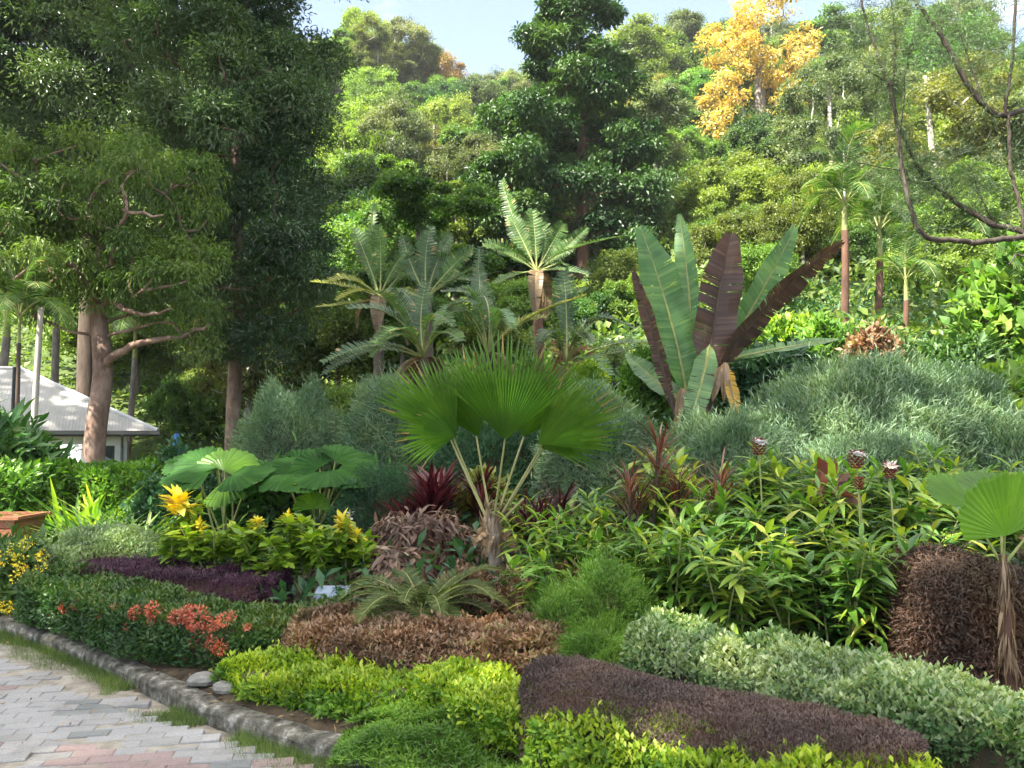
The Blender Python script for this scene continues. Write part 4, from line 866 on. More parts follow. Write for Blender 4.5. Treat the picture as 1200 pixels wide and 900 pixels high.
# ================================================================== cycad, russet hedge, lime hedges and the rest of the front
def cycad():
    Y = 6.05; b = G(497, Y); o = thing('cycad', 'dark glossy cycad with arching feather fronds above the russet hedge', 'cycad', b)
    t = MB(); lift0 = .14; zz = np.linspace(0, lift0 + .02, 8); tube(t, b + np.stack([0 * zz, 0 * zz, zz], 1), [.1, .12, .11, .12, .11, .12, .1, .05], 12); t.build('trunk', M['bark_dark'], o, b)
    n = 30
    for k in range(n):
        az = k * 2.4 + rng.normal() * .2; el = .1 + .95 * (k / n) ** 1.2; L = rng.uniform(.56, .72) * (1 if abs(math.cos(az)) > .5 else .85)
        m = MB(); frond(m, L, 52, .12, .1, arch=.28 + .35 * (1 - k / n), lift=.12 + .7 * el * .7, vee=.35, ribr=.007, stalk=.12, hang=.1, seg=2)
        f = m.build('frond', [M['cycad'], M['stem']], o); f.location = (math.cos(az) * .05, math.sin(az) * .05, lift0 + .03 * el); f.rotation_euler = (0, 0, az)
cycad()
hedge('russet_hedge', 'russet brown hedge of small dry leaves around the cycad', 'hedge', [(-1.36, 5.9), (-.95, 5.45), (-.3, 5.25), (.28, 5.35)], .34, .25, 'russet', 42000, T_leaf, .035, seed=81, amp=.055, twig='twig_red', jit=.8, stems=30)
hedge('russet_hedge', 'low russet shrub clump behind the cycad and palm foot', 'hedge', [(-.5, 6.5), (.2, 6.2), (.35, 5.9)], .3, .28, 'russet', 11000, T_leaf, .045, seed=82, amp=.08, twig='twig_red', jit=.8)
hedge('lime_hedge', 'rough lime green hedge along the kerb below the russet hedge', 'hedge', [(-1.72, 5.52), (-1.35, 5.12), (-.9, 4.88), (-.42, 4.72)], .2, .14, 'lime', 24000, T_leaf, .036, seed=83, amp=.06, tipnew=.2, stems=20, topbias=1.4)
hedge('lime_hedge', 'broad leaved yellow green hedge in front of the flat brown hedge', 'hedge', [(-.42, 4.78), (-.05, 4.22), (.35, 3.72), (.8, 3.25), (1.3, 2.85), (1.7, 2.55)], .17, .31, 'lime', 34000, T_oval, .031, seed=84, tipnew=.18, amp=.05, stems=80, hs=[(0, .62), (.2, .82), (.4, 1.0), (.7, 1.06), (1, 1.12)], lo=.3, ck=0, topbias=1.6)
hedge('flat_hedge', 'flat topped dark brown purple clipped hedge in the foreground', 'hedge', [(.12, 4.12), (.5, 3.78), (.95, 3.4), (1.4, 3.02)], .26, .42, 'brown_purple', 150000, T_fine, .018, seed=85, amp=.016, twig='twig_red', ck=.8, round_=.45, inset=.03, topbias=1.5, lo=.0, jit=.8, cv=.3)
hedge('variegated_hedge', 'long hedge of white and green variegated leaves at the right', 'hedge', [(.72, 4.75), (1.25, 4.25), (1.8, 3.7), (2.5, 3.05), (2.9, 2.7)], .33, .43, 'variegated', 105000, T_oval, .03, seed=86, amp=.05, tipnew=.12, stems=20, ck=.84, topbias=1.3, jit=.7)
def fern_cover():
    b = A([-.25, 4.15, .1]); mb = MB(); n = 60000
    x = rng.uniform(-.85, 1.5, n); t = rng.random(n); yb = np.maximum(kerb_y(x) - .34 + .1 * np.sin(x * 6), 1.9); ye = np.interp(x, [-.85, -.4, .0, .5, 1, 1.5], [4.55, 4.72, 4.1, 3.55, 3.05, 2.5]); y = yb + t * np.maximum(ye - yb, .02)
    hgt = .13 * np.sin(np.pi * np.clip(t * .9 + .1, 0, 1)) ** .5 * (1 + .35 * wob(np.stack([x, y, 0 * x], 1), 7, 5)) * rng.uniform(.6, 1.05, n) * np.clip((x + .88) * 4, .2, 1)
    p = np.stack([x, y, np.where(y < kerb_y(x) + .2, .05, HT(x, np.maximum(y, kerb_y(x) + .3))) + hgt], 1)
    scatter(mb, T_fine, p, nz(rdir(n) * A([1, 1, .4]) + A([0, -.2, .45])), nz(A([0, 0, 1]) + rdir(n) * .5), rng.uniform(.02, .055, n), np.clip(.5 * (wob(p, 8, 1) * .5 + .5) + .5 * rng.random(n), 0, 1))
    tag(mb.build('fern_ground_cover', M['fern_green']), 'soft green ferny ground cover spilling over the kerb end', 'ground cover', kind='stuff')
fern_cover()
bush('leafy_shrub', 'broad leaved shrub just outside the right edge beside the dying shrubs', 'shrub', 1280, 1560, 590, 5.4, 'shrub_mid', 7000, T_leaf, .12, ry=.6, seed=91, amp=.2)
# stones beside the kerb
def stone(px, py, Y, r, label):
    c = P(px, py, Y); x, y = c[0], c[1]; z = H(x, y); mb = MB(); nu, nv = 12, 7; V = []
    for j in range(nv):
        e = -math.pi / 2 + math.pi * j / (nv - 1)
        for i in range(nu): q = 2 * math.pi * i / nu; V.append((math.cos(q) * math.cos(e) * r, math.sin(q) * math.cos(e) * r * .8, math.sin(e) * r * .45))
    V = A(V); V *= (1 + .18 * wob(V, 2.2 / r, int(px)))[:, None]; V += A([x, y, z + r * .25])
    mb.add(V, [(j * nu + i, j * nu + (i + 1) % nu, (j + 1) * nu + (i + 1) % nu, (j + 1) * nu + i) for j in range(nv - 1) for i in range(nu)])
    tag(mb.build('stone', noise_mat('pale stone', [(.14, .135, .12, .3), (.27, .26, .24, .7)], 12, .85, .3), None, A([x, y, z])), label, 'stone', 'stones beside the kerb')
stone(238, 794, 5.35, .1, 'flat pale stone on the soil between hedge and kerb'); stone(265, 797, 5.2, .08, 'pale stone closest to the lime hedge end'); stone(190, 790, 5.6, .03, 'tiny white stone near the flowering hedge foot')
# ================================================================== banana plant
def banana():
    Y = 11.2; b = G(812, Y); o = thing('banana_plant', 'large banana plant with upright green and dark maroon leaves on the slope', 'banana plant', b)
    # pseudostems
    for x0, x1, pt, r in ((800, 822, 430, .11), (822, 838, 440, .09), (785, 805, 460, .08)):
        m = MB(); p0 = G(x0, Y); p1 = P(x1, pt, Y); tube(m, bez(p0, (p0 + p1) / 2, p1, 10), np.linspace(r, r * .6, 10), 10); m.build('stem', M['bark_dark'], o, b, True)
    Lf = [ # base, bend, tip (px,py), dY, width px, normal, material, prof
        ((806, 470), (790, 370), (751, 268), 0., 62, (.25, -1, .1), 'banana_green', .05),
        ((812, 455), (812, 350), (796, 252), .35, 34, (-.5, -.8, .1), 'banana_green', .2),
        ((828, 450), (836, 370), (856, 276), -.1, 62, (.1, -1, .1), 'banana_red', 0),
        ((832, 440), (880, 370), (932, 266), .25, 46, (.5, -.9, .3), 'banana_green', .0),
        ((835, 448), (880, 360), (986, 284), -.35, 48, (.55, -.7, -.45), 'banana_red', -.1),
        ((840, 425), (920, 405), (982, 398), .1, 24, (.2, -.55, .85), 'banana_green', -.1),
        ((792, 490), (770, 400), (742, 316), -.2, 24, (-.7, -.7, .1), 'banana_red', 0),
        ((832, 402), (826, 440), (806, 502), -.5, 34, (-.2, -1, .1), 'banana_green', -.2),
        ((846, 425), (856, 440), (864, 500), -.45, 22, (.3, -1, .1), 'dead_yellow', -.2),
        ((800, 470), (775, 455), (735, 415), .5, 34, (-.3, -.6, .8), 'banana_green', .2),
        ((820, 470), (800, 430), (775, 350), .6, 40, (.2, -1, .2), 'banana_green', .5)]
    for p0, p1, p2, dy, w, n, mt, d2 in Lf:
        m = MB(); q0, q1, q2 = P(*p0, Y), P(*p1, Y + dy * .6), P(*p2, Y + dy * 1.4 + d2)
        blade(m, q0, q1, q2, w / FPX * Y * .8, A(n, float), nst=66, fold=.3, tear=.1, edgeb=0., split=.5, splitp=.12, ribr=.03, prof=lambda y: min(1, (y * 3.2) ** .8 + .08) * min(1, ((1 - y) * 3.4 + .02) ** .55), wave=.09, av=.5)
        rb = M['stem'] if mt == 'banana_green' else M['bark_dark'] if mt == 'banana_red' else M['dead_brown']
        l = m.build('leaf', [M[mt], rb], o, b)
        if mt == 'dead_yellow': l['label'] = 'dead yellow leaf hanging down'
    for px, py, tx, ty in ((845, 430, 835, 470), (850, 425, 848, 470), (800, 455, 792, 505), (838, 440, 818, 485)):
        m = MB(); blade(m, P(px, py, Y - .3), P((px + tx) / 2, (py + ty) / 2 - 6, Y - .4), P(tx, ty, Y - .4), .12, A([0, -1, .2]), nst=10, fold=.6, ribr=.012); l = m.build('leaf', [M['dead_brown'], M['dead_brown']], o, b); l['label'] = 'shrivelled brown leaf'
banana()

# ================================================================== paddle leaved palms, left of centre
def paddle_palm(px, Y, pbase, leaves, mat, label, trunk=None, dead=2):
    b = G(px, Y); o = thing('paddle_palm', label, 'palm', b, 'broad leaved palms left of the tall centre tree'); hub = P(*pbase, Y)
    t = MB(); pts = bez(b, (b + hub) / 2 + A([.03, 0, 0]), hub, 12); tube(t, pts, np.linspace(.11, .085, 12), 9); t.build('trunk', M['bark_red'] if trunk else M['bark_dark'], o, b, True)
    for mid, tip, dm, dt, w, n, mt in leaves:
        m = MB(); blade(m, hub, P(*mid, Y + dm), P(*tip, Y + dt), w / FPX * Y * .62, A(n, float), nst=40, fold=.35, wave=.08, pleat=.012, tooth=.1, split=.75, splitp=.85, ribr=.02, tear=.3, prof=lambda y: min(1, max(.03, (y - .12) * 2.6) ** .8) * min(1, ((1 - y) * 3. + .12) ** .5), av=.4)
        m.build('leaf', [M[mt or mat], M['stem']], o, b)
    for k in range(6):
        mid, tip, dm, dt, w, n, mt = leaves[k % len(leaves)]; j = rng.normal(size=4) * [14, 12, 22, 18]
        m = MB(); blade(m, hub, P(mid[0] + j[0], mid[1] + j[1], Y + dm + .3), P(tip[0] + j[2], tip[1] + j[3], Y + dt + rng.normal() * .4), w / FPX * Y * .5, A(n, float) + rng.normal(size=3) * .3, nst=40, fold=.4, pleat=.012, tooth=.1, split=.8, splitp=.9, ribr=.018, tear=.6, wave=.1, prof=lambda y: min(1, max(.03, (y - .12) * 2.6) ** .8) * min(1, ((1 - y) * 3. + .12) ** .5), av=.4)
        m.build('leaf', [M[mt or mat], M['stem']], o, b)
    for k in range(dead):
        m = MB(); a = rng.uniform(0, 6.3); e = hub + A([math.cos(a) * .4, math.sin(a) * .4, -rng.uniform(.6, 1.)]); blade(m, hub, hub + A([math.cos(a) * .45, math.sin(a) * .45, -.1]), e, .3, A([math.cos(a), math.sin(a), .3]), nst=16, fold=.7, tear=.6, ribr=.012); l = m.build('leaf', [M['dead_frond'], M['dead_brown']], o, b); l['label'] = 'dry brown hanging leaf'
F_ = (0, -1, .35)
paddle_palm(440, 16., (445, 348), [((430, 300), (415, 268), .1, .3, 36, F_, None), ((448, 300), (444, 264), 0, 0, 34, (-.4, -1, .1), None), ((415, 318), (384, 330), -.3, -.6, 40, (-.2, -.6, .8), 'palm_yellow'), ((460, 310), (478, 292), .2, .4, 30, (.5, -.8, .3), None), ((425, 330), (394, 352), -.4, -.7, 30, (-.2, -.6, .8), 'palm_yellow'), ((470, 330), (492, 352), -.3, -.7, 30, (.2, -.6, .8), 'palm_yellow')], 'palm_green', 'broad leaved palm with yellowing lower leaves at the far left of its cluster')
paddle_palm(502, 15.6, (500, 348), [((495, 300), (505, 266), 0, .1, 40, F_, None), ((480, 312), (472, 278), .1, .3, 34, (-.4, -1, .2), None), ((528, 310), (556, 290), 0, -.1, 36, (.2, -.8, .6), 'palm_green'), ((525, 330), (552, 316), -.3, -.6, 30, (.2, -.6, .8), None), ((508, 310), (528, 275), .4, .7, 34, (.3, -1, .2), None), ((480, 335), (452, 342), -.4, -.9, 30, (-.2, -.6, .8), None)], 'palm_grey', 'grey green broad leaved palm with upright leaves in the cluster')
paddle_palm(632, 16.6, (629, 318), [((610, 275), (598, 254), .2, .4, 40, (-.3, -1, .3), None), ((628, 280), (624, 246), .0, .1, 40, F_, None), ((650, 280), (660, 262), .2, .2, 38, (.4, -1, .3), None), ((600, 296), (566, 288), -.1, -.2, 40, (-.2, -.6, .8), None), ((655, 300), (672, 282), 0, .0, 36, (.3, -.7, .7), None), ((652, 312), (690, 322), -.3, -.6, 40, (.2, -.5, .8), 'palm_grey'), ((605, 318), (580, 332), -.4, -.8, 32, (-.2, -.5, .8), None)], 'palm_green', 'broad leaved palm on a reddish trunk beside the tall tree', True)
paddle_palm(490, 12.8, (497, 420), [((470, 350), (408, 362), -.3, -.6, 44, (-.2, -.5, .8), None), ((520, 340), (556, 356), -.2, -.5, 40, (.2, -.5, .8), 'palm_grey'), ((480, 360), (438, 402), -.8, -1.2, 42, (-.3, -.7, .6), 'palm_green'), ((488, 370), (500, 330), .2, .4, 44, F_, None), ((450, 385), (378, 425), -.5, -.8, 40, (-.2, -.6, .8), None), ((512, 370), (540, 400), -.8, -1.2, 40, (.3, -.8, .5), 'palm_green'), ((500, 360), (470, 340), .5, 1.1, 40, (0, -.6, .8), None)], 'palm_grey', 'low broad leaved palm with drooping grey leaves above the feathery mounds', None, 6)
paddle_palm(560, 13.2, (572, 415), [((548, 335), (516, 380), -.5, -1., 36, (-.3, -.8, .6), 'palm_green'), ((580, 330), (552, 345), .1, .3, 36, (-.2, -.6, .8), None), ((590, 350), (600, 385), -.4, -.9, 40, (.2, -.7, .7), 'banana_green'), ((560, 345), (562, 312), .5, 1., 36, F_, None), ((600, 370), (640, 372), -.1, -.2, 38, (.2, -.5, .8), 'palm_yellow')], 'palm_grey', 'low palm with one bright green arched leaf behind the centre palm', None, 5)
paddle_palm(668, 13.6, (664, 430), [((650, 365), (632, 400), -.5, -.9, 40, (-.3, -.7, .7), None), ((665, 352), (660, 318), .3, .5, 48, F_, None), ((690, 362), (720, 374), -.2, -.4, 42, (.2, -.5, .8), None), ((700, 396), (768, 402), -.2, -.4, 34, (.2, -.4, .9), 'palm_green'), ((675, 365), (690, 405), -.5, -1.1, 40, (.3, -.7, .6), None), ((690, 405), (715, 440), -.6, -1., 40, (.3, -.8, .6), 'banana_green')], 'palm_grey', 'dusky grey palm with arched leaves right of the centre palm', None, 3)

# ================================================================== feather palms (trunk, fronds)
PF = []
for k in range(3):
    m = MB(); frond(m, 1.0, 34, .34, .09, arch=[.55, .9, .3][k], lift=[.75, .7, 1.2][k], vee=.35, ribr=.014, hang=.45); f = m.build('frond', [M['palm_green'], M['stem']]); PF.append(f)
PFM = [f.data for f in PF]
for f in PF: bpy.data.objects.remove(f)
def feather_palm(px, Y, pcrown, L, n, label, trunk='bark_red', r=.07, spear=False, base=None, group='feather leaved palms'):
    b = G(px, Y); c = P(*pcrown, Y); o = thing('feather_palm', label, 'palm', b, group); t = MB(); tube(t, bez(b, (b + c) / 2 + A([.04, 0, 0]), c, 10), np.linspace(r * 1.2, r, 10), 9); t.build('trunk', M[trunk], o, b, True)
    s = MB(); tube(s, [c, c + A([0, 0, .35 * L]), c + A([0, 0, .6 * L])], [r * .9, r * .75, r * .3], 8); s.build('crownshaft', M['stem'], o, b, True)
    if spear: e = MB(); tube(e, [c + A([0, 0, .5 * L]), c + A([.03, 0, L * 1.0]), c + A([.01, 0, L * 1.45])], [r * .45, r * .4, .01], 6); e.build('spear', M['bark_white'], o, b)
    for k in range(n):
        el = k / n; f = bpy.data.objects.new('frond', PFM[2 if el > .72 else 0 if el > .35 else 1]); COL.objects.link(f); f.parent = o; f.location = c - b + A([0, 0, .45 * L]); f.rotation_euler = (0, -el * .45, k * 2.4 + rng.normal() * .2); s_ = L * rng.uniform(.85, 1.1); f.scale = (s_, s_, s_)
feather_palm(991, 17.2, (990, 270), 1.15, 11, 'young palm with a pale spear above the shrubs on the right', spear=True)
feather_palm(1030, 18.2, (1031, 300), 1.2, 11, 'green palm just right of the pale spear palm')
feather_palm(1060, 16.2, (1062, 352), .85, 9, 'smallest palm in front of the right hillside', r=.05)
feather_palm(18, 14.5, (22, 402), .95, 9, 'thin dark stemmed palm in front of the grey roof', trunk='bark_dark', r=.035)
feather_palm(62, 30., (66, 385), 2.2, 13, 'sunlit palm behind the roof and the two trunks', trunk='bark_grey', r=.12)
feather_palm(-10, 27., (8, 395), 2.2, 12, 'bright sunlit palm behind the left end of the roof', trunk='bark_grey', r=.12)
feather_palm(150, 31., (158, 420), 2., 11, 'sunlit palm between the pale trunk and the dark tree', trunk='bark_grey', r=.1)
feather_palm(1120, 24., (1122, 310), 1.6, 11, 'feathery palm at the foot of the right hillside', trunk='bark_grey')

# ================================================================== house and poles
def house():
    Y = 23.; z0 = -.55; cl = P(185, 505, Y); ze = cl[2]; zr = P(22, 433, Y + 3.5)[2]; xr = cl[0]; xl = xr - 12.4; yf, yb = Y, Y + 7.; b = A([xr, yf, z0]); TH = .42
    o = thing('house', 'small white walled house with a light grey hipped roof behind the left hedges', 'house', b); zc = ze - z0
    wall = noise_mat('white house wall', [(.62, .62, .58, .3), (.74, .73, .69, .7)], 1.5, .85, .05); roofm, nt, out = new_mat('ribbed grey roofing'); N = nt.nodes.new; L = nt.links.new
    tc = N('ShaderNodeTexCoord'); wv = N('ShaderNodeTexWave'); wv.bands_direction = 'X'; wv.inputs['Scale'].default_value = 4.; L(tc.outputs['Object'], wv.inputs[0])
    n1 = N('ShaderNodeTexNoise'); n1.inputs['Scale'].default_value = .9; n1.inputs['Detail'].default_value = 8; L(tc.outputs['Object'], n1.inputs[0])
    bs = N('ShaderNodeBsdfPrincipled'); bs.inputs['Roughness'].default_value = .6; L(ramp(nt, n1.outputs[0], [(.30, .29, .275, .3), (.37, .36, .34, .5), (.42, .41, .39, .75)]), bs.inputs['Base Color'])
    bp = N('ShaderNodeBump'); bp.inputs['Strength'].default_value = .25; bp.inputs['Distance'].default_value = .02; L(wv.outputs[0], bp.inputs['Height']); L(bp.outputs[0], bs.inputs['Normal']); L(bs.outputs[0], out.inputs[0])
    ov = .75; wx0, wx1, wy0, wy1 = xl + ov, xr - ov, yf + .6, yb - .6
    w = MB(); box(w, ((wx0 + wx1) / 2, wy1 - .1, (z0 + ze) / 2), (wx1 - wx0, .2, zc)); box(w, (wx0 + .1, (wy0 + wy1) / 2, (z0 + ze) / 2), (.2, wy1 - wy0 - .4, zc)); box(w, (wx1 - .1, (wy0 + wy1) / 2, (z0 + ze) / 2), (.2, wy1 - wy0 - .4, zc))
    # front wall round one opening
    ox0, ox1 = wx1 - .95, wx1 - .3; oz0, oz1 = z0 + 1., P(130, 522, wy0)[2]
    for (a, c, e, f) in ((wx0, ox0, z0, ze), (ox1, wx1, z0, ze), (ox0, ox1, z0, oz0), (ox0, ox1, oz1, ze)): box(w, ((a + c) / 2, wy0 + .1, (e + f) / 2), (c - a, .2, f - e))
    w.build('wall', wall, o, b)
    g = MB(); box(g, ((ox0 + ox1) / 2, wy0 + .12, (oz0 + oz1) / 2), (ox1 - ox0 - .004, .02, oz1 - oz0 - .004)); wo = g.build('window', plain_mat('dark green glass', (.012, .03, .028), .15, .6), o, b)
    fr = MB()
    for x in (ox0 + .03, (ox0 + ox1) / 2, ox1 - .03): box(fr, (x, wy0 + .09, (oz0 + oz1) / 2), (.05, .04, oz1 - oz0 - .01))
    fr.build('frame', plain_mat('dark frame', (.03, .05, .045), .5), wo, b)
    # hipped roof with thickness
    rx = (zr - ze) * 1.9; e = [(xl, yf, ze), (xr, yf, ze), (xr, yb, ze), (xl, yb, ze)]; 
    def hip(dd): wx = xr + -dd * math.cos(TH) - 3.5 * math.sin(TH); wy = yf - dd * math.sin(TH) + 3.5 * math.cos(TH); return wx, wy
    dd = min(np.linspace(.5, 8, 300), key=lambda q: abs(600 + hip(q)[0] / hip(q)[1] * FPX - 22)); zr = P(22, 433, hip(dd)[1])[2]; xm = xr - dd; rd = [(xl + dd, (yf + yb) / 2, zr), (xm, (yf + yb) / 2, zr)]
    m = MB(); V = A(e + rd); m.add(V, [(0, 1, 5, 4), (2, 3, 4, 5)]); m.add(V, [(1, 2, 5), (3, 0, 4)]); m.build('roof', roofm, o, b)
    f = MB(); f.add(A(e) - A([0, 0, .004]), [(3, 2, 1, 0)]); f.build('soffit', plain_mat('dark soffit', (.07, .06, .05), .8), o, b)
    fs = MB()
    for x, y, sx, sy in (((xl + xr) / 2, yf - .02, xr - xl + .08, .04), ((xl + xr) / 2, yb + .02, xr - xl + .08, .04), (xl - .02, (yf + yb) / 2, .04, yb - yf), (xr + .02, (yf + yb) / 2, .04, yb - yf)): box(fs, (x, y, ze - .07), (sx, sy, .15))
    fs.build('fascia', plain_mat('dark brown fascia', (.055, .04, .035), .6), o, b)
    gt = MB(); box(gt, ((xl + xr) / 2, yf - .09, ze - .05), (xr - xl + .1, .1, .09)); tube(gt, [(wx1 - .12, yf - .07, ze - .1), (wx1 - .12, wy0 - .05, ze - .45), (wx1 - .12, wy0 - .05, z0)], .035, 8); gt.build('gutter', plain_mat('grey gutter', (.16, .155, .15), .5), o, b)
    rc = MB()
    for p, q in ((e[1], rd[1]), (e[2], rd[1]), (e[0], rd[0]), (e[3], rd[0]), (rd[0], rd[1])): tube(rc, [A(p) + A([0, 0, .02]), A(q) + A([0, 0, .03])], .055, 6)
    rc.build('ridge_cap', plain_mat('pale ridge capping', (.5, .5, .5), .6), o, b); o.rotation_euler = (0, 0, TH)
house()
def small_wall():
    b = G(72, 16.6); z = P(72, 521, 16.6)[2]; o = thing('low_gable_hut', 'low pale grey pitched roof peeping over the hedge by the pale trunk', 'hut', b); w = 0.55; m = MB()
    V = [(-w - .2, -.3, z - b[2] - .35), (w, -.3, z - b[2] - .35), (w * .4, .4, z - b[2]), (-w - .2, .4, z - b[2]), (w, 1.1, z - b[2] - .35), (-w - .2, 1.1, z - b[2] - .35)]
    m.add(A(V) + b, [(0, 1, 2, 3), (3, 2, 4, 5)]); m.add(A(V) + b, [(1, 4, 2)]); m.build('roof', noise_mat('pale blue grey sheet', [(.16, .19, .19, .3), (.24, .27, .265, .7)], 2, .6, .05), o, b)
    k = MB(); box(k, b + A([-.1, .4, (z - b[2] - .36) / 2]), (2 * w - .1, 1.2, z - b[2] - .38)); k.build('wall', M['bark_white'], o, b)
small_wall()
def pole(px, ptop, ptx, Y, r, mat, name, label, cat):
    b = G(px, Y); t = P(ptx, ptop, Y); o = thing(name, label, cat, b); m = MB(); tube(m, [b, b * .5 + t * .5, t], [r, r * .95, r * .85], 10); m.build('shaft', mat, o, b, True); return o, b, t
po, pb, pt_ = pole(37, 362, 48, 15.5, .058, M['bark_white'], 'utility_pole', 'pale weathered leaning pole in front of the grey roof', 'pole')
m = MB(); tube(m, [pt_ - A([0, 0, .02]), pt_ + A([0, 0, .03])], [.062, .035], 10); m.build('cap', M['bark_grey'], po, pb)
lo_, lb_, lt_ = pole(14, 430, 17, 13.6, .03, M['metal_dark'], 'lamp_post', 'slim dark metal post in front of the left end of the roof', 'post')
m = MB(); tube(m, [lb_ + A([0, 0, 1.0]), lb_ + A([0, 0, 1.35])], [.06, .055], 10); m.build('collar', M['metal_dark'], lo_, lb_)
def parasol():
    b = G(208, 19.); t = P(207, 508, 19.); o = thing('closed_parasol', 'closed blue parasol standing in shade beside the house', 'parasol', b); m = MB(); tube(m, [b, t + A([0, 0, .08])], .025, 8); m.build('pole', M['metal_dark'], o, b)
    z0 = P(207, 535, 19.); zz = np.linspace(0, 1, 8); c = MB(); sd = 12; V = []
    for z in zz:
        for k in range(sd): q = 2 * math.pi * k / sd; rr = (.045 + .075 * (1 - z) * min(1, z * 6 + .5)) * (1 if k % 2 else .68); V.append(z0 + (t - z0) * z + A([math.cos(q) * rr, math.sin(q) * rr, 0]))
    c.add(V, [(j * sd + k, j * sd + (k + 1) % sd, (j + 1) * sd + (k + 1) % sd, (j + 1) * sd + k) for j in range(7) for k in range(sd)]); c.build('canopy', noise_mat('blue fabric', [(.05, .16, .42, .3), (.12, .28, .55, .7)], 5, .8, .1), o, b)
parasol()

# ================================================================== big trees
def clumps(ells, n, rmin, rmax, minsep=.75):
    """clump centres near the surface and inside a union of ellipsoids [(centre, radii)]"""
    vol = A([r[0] * r[1] * r[2] for _, r in ells]); out = []; rad = []
    for _ in range(n * 25):
        c, r = ells[rng.choice(len(ells), p=vol / vol.sum())]; d = rdir(1)[0]; p = A(c) + d * A(r) * rng.uniform(.35, 1) ** .6; q = rng.uniform(rmin, rmax)
        if all(np.linalg.norm(p - o) > minsep * (q + s) * .62 for o, s in zip(out, rad)): out.append(p); rad.append(q)
        if len(out) >= n: break
    return A(out), A(rad)
def big_tree(name, label, cat, trunk, tr, ells, n, rr, K, T, size, leaf, bark, r0=.05, droop=.35, group=None, extra=None, flat=.75, cv=.5, jit=.6, wig=.12, minsep=.75, tipr=.02, smooth=True):
    trunk = A(trunk); b = trunk[0]; o = thing(name, label, cat, b, group); c, r = clumps(ells, n, rr[0], rr[1], minsep)
    # smooth trunk polyline
    k = 26; s = np.linspace(0, len(trunk) - 1, k); tp = np.stack([np.interp(s, range(len(trunk)), trunk[:, i]) for i in range(3)], 1)
    for _ in range(2): tp[1:-1] = .25 * tp[:-2] + .5 * tp[1:-1] + .25 * tp[2:]
    rad = np.interp(np.linspace(0, 1, k), np.linspace(0, 1, len(tr)), tr); rad[:3] *= A([1.35, 1.15, 1.05])
    m = MB(); branch_tree(m, tp, rad, c - A([0, 0, .2]) * r[:, None], r0, m=0, wig=wig, tipr=tipr)
    if extra: extra(m)
    m.build('trunk', bark, o, b, smooth)
    l = MB(); crown_leaves(l, c, r, K, T, size, droop=droop, flat=flat, cv=cv, jit=jit); l.build('crown', leaf, o, b); return o
T_mango = qleaf(.3)
def e(px, py, Y, rx, ry, rz): return (P(px, py, Y), (rx / FPX * Y, ry, rz / FPX * Y))
# pale trunked tree, left
Y = 16.8
def garden_limbs(m):
    for pts, r0, r1 in [([(119, 432, 0), (135, 415, -.2), (165, 402, -.3), (215, 396, -.4), (245, 380, -.5)], .10, .03), ([(113, 365, .2), (128, 350, 0), (150, 365, -.5), (178, 372, -.8), (200, 362, -1)], .075, .02), ([(114, 355, .2), (95, 320, -.3), (60, 296, -.8), (25, 282, -1)], .09, .025), ([(116, 330, .3), (135, 300, -.5), (138, 270, -1), (150, 247, -1.3), (190, 252, -1.6)], .07, .018), ([(60, 296, -.8), (40, 315, -1), (12, 310, -1.2)], .045, .015), ([(150, 248, -1.3), (142, 220, -1.5), (160, 195, -1.4)], .035, .01)]:
        q = A([P(x, y, Y + k) for x, y, k in pts]); s = np.linspace(0, len(q) - 1, 16); w = np.stack([np.interp(s, range(len(q)), q[:, i]) for i in range(3)], 1); w[1:-1] = .25 * w[:-2] + .5 * w[1:-1] + .25 * w[2:]; w[1:-1] += rng.normal(size=(14, 3)) * .025
        tube(m, w, np.linspace(r0, r1, 16), 8, rng.random())

big_tree('garden_tree', 'gnarled tree with a pale pinkish trunk in front of the house', 'tree', [G(108, Y), P(112, 500, Y), P(122, 440, Y), P(118, 395, Y + .2), P(112, 345, Y + .3), P(118, 290, Y + .5), P(120, 230, Y + .6)], [.22, .20, .19, .17, .13, .09, .05],
    [e(60, 300, Y, 110, 1.9, 70), e(150, 250, Y + .5, 110, 2., 90), e(30, 230, Y + .5, 90, 2., 60), e(200, 330, Y - .2, 75, 1.5, 55), e(225, 385, Y, 40, .9, 22), e(40, 345, Y - .3, 50, 1., 22)], 95, (.3, .7), 500, qleaf(.3), .13, M['mango_leaf'], M['bark_pale'], extra=garden_limbs, r0=.075, droop=.7, wig=.25, minsep=.85)
# dark tall trees, upper left
DL = M['dark_leaf']; Y = 21.
big_tree('dark_tree', 'tall dark evergreen with a pale slim trunk right of the house', 'tree', [G(272, Y), P(273, 480, Y), P(276, 430, Y), P(280, 330, Y + .3), P(278, 200, Y + .4), P(270, 40, Y + .5), P(262, -120, Y + .5)], [.2, .17, .17, .15, .13, .11, .07],
    [e(285, 150, Y, 95, 2.6, 130), e(300, 290, Y - .3, 85, 2.2, 90), e(250, 20, Y + .3, 105, 2.6, 110), e(320, 385, Y - .4, 62, 1.4, 36), e(225, 330, Y, 50, 1.4, 60), e(345, 330, Y, 48, 1.5, 60), e(345, 200, Y + .5, 40, 1.6, 60), e(340, 70, Y + .5, 30, 1.5, 60), e(260, -150, Y, 190, 3.6, 130)], 115, (.7, 1.4), 1900, T_mango, .155, DL, M['bark_pale'], r0=.045, droop=.2, flat=.68, cv=.75, minsep=.95, group='tall dark trees on the left')
Y = 33.
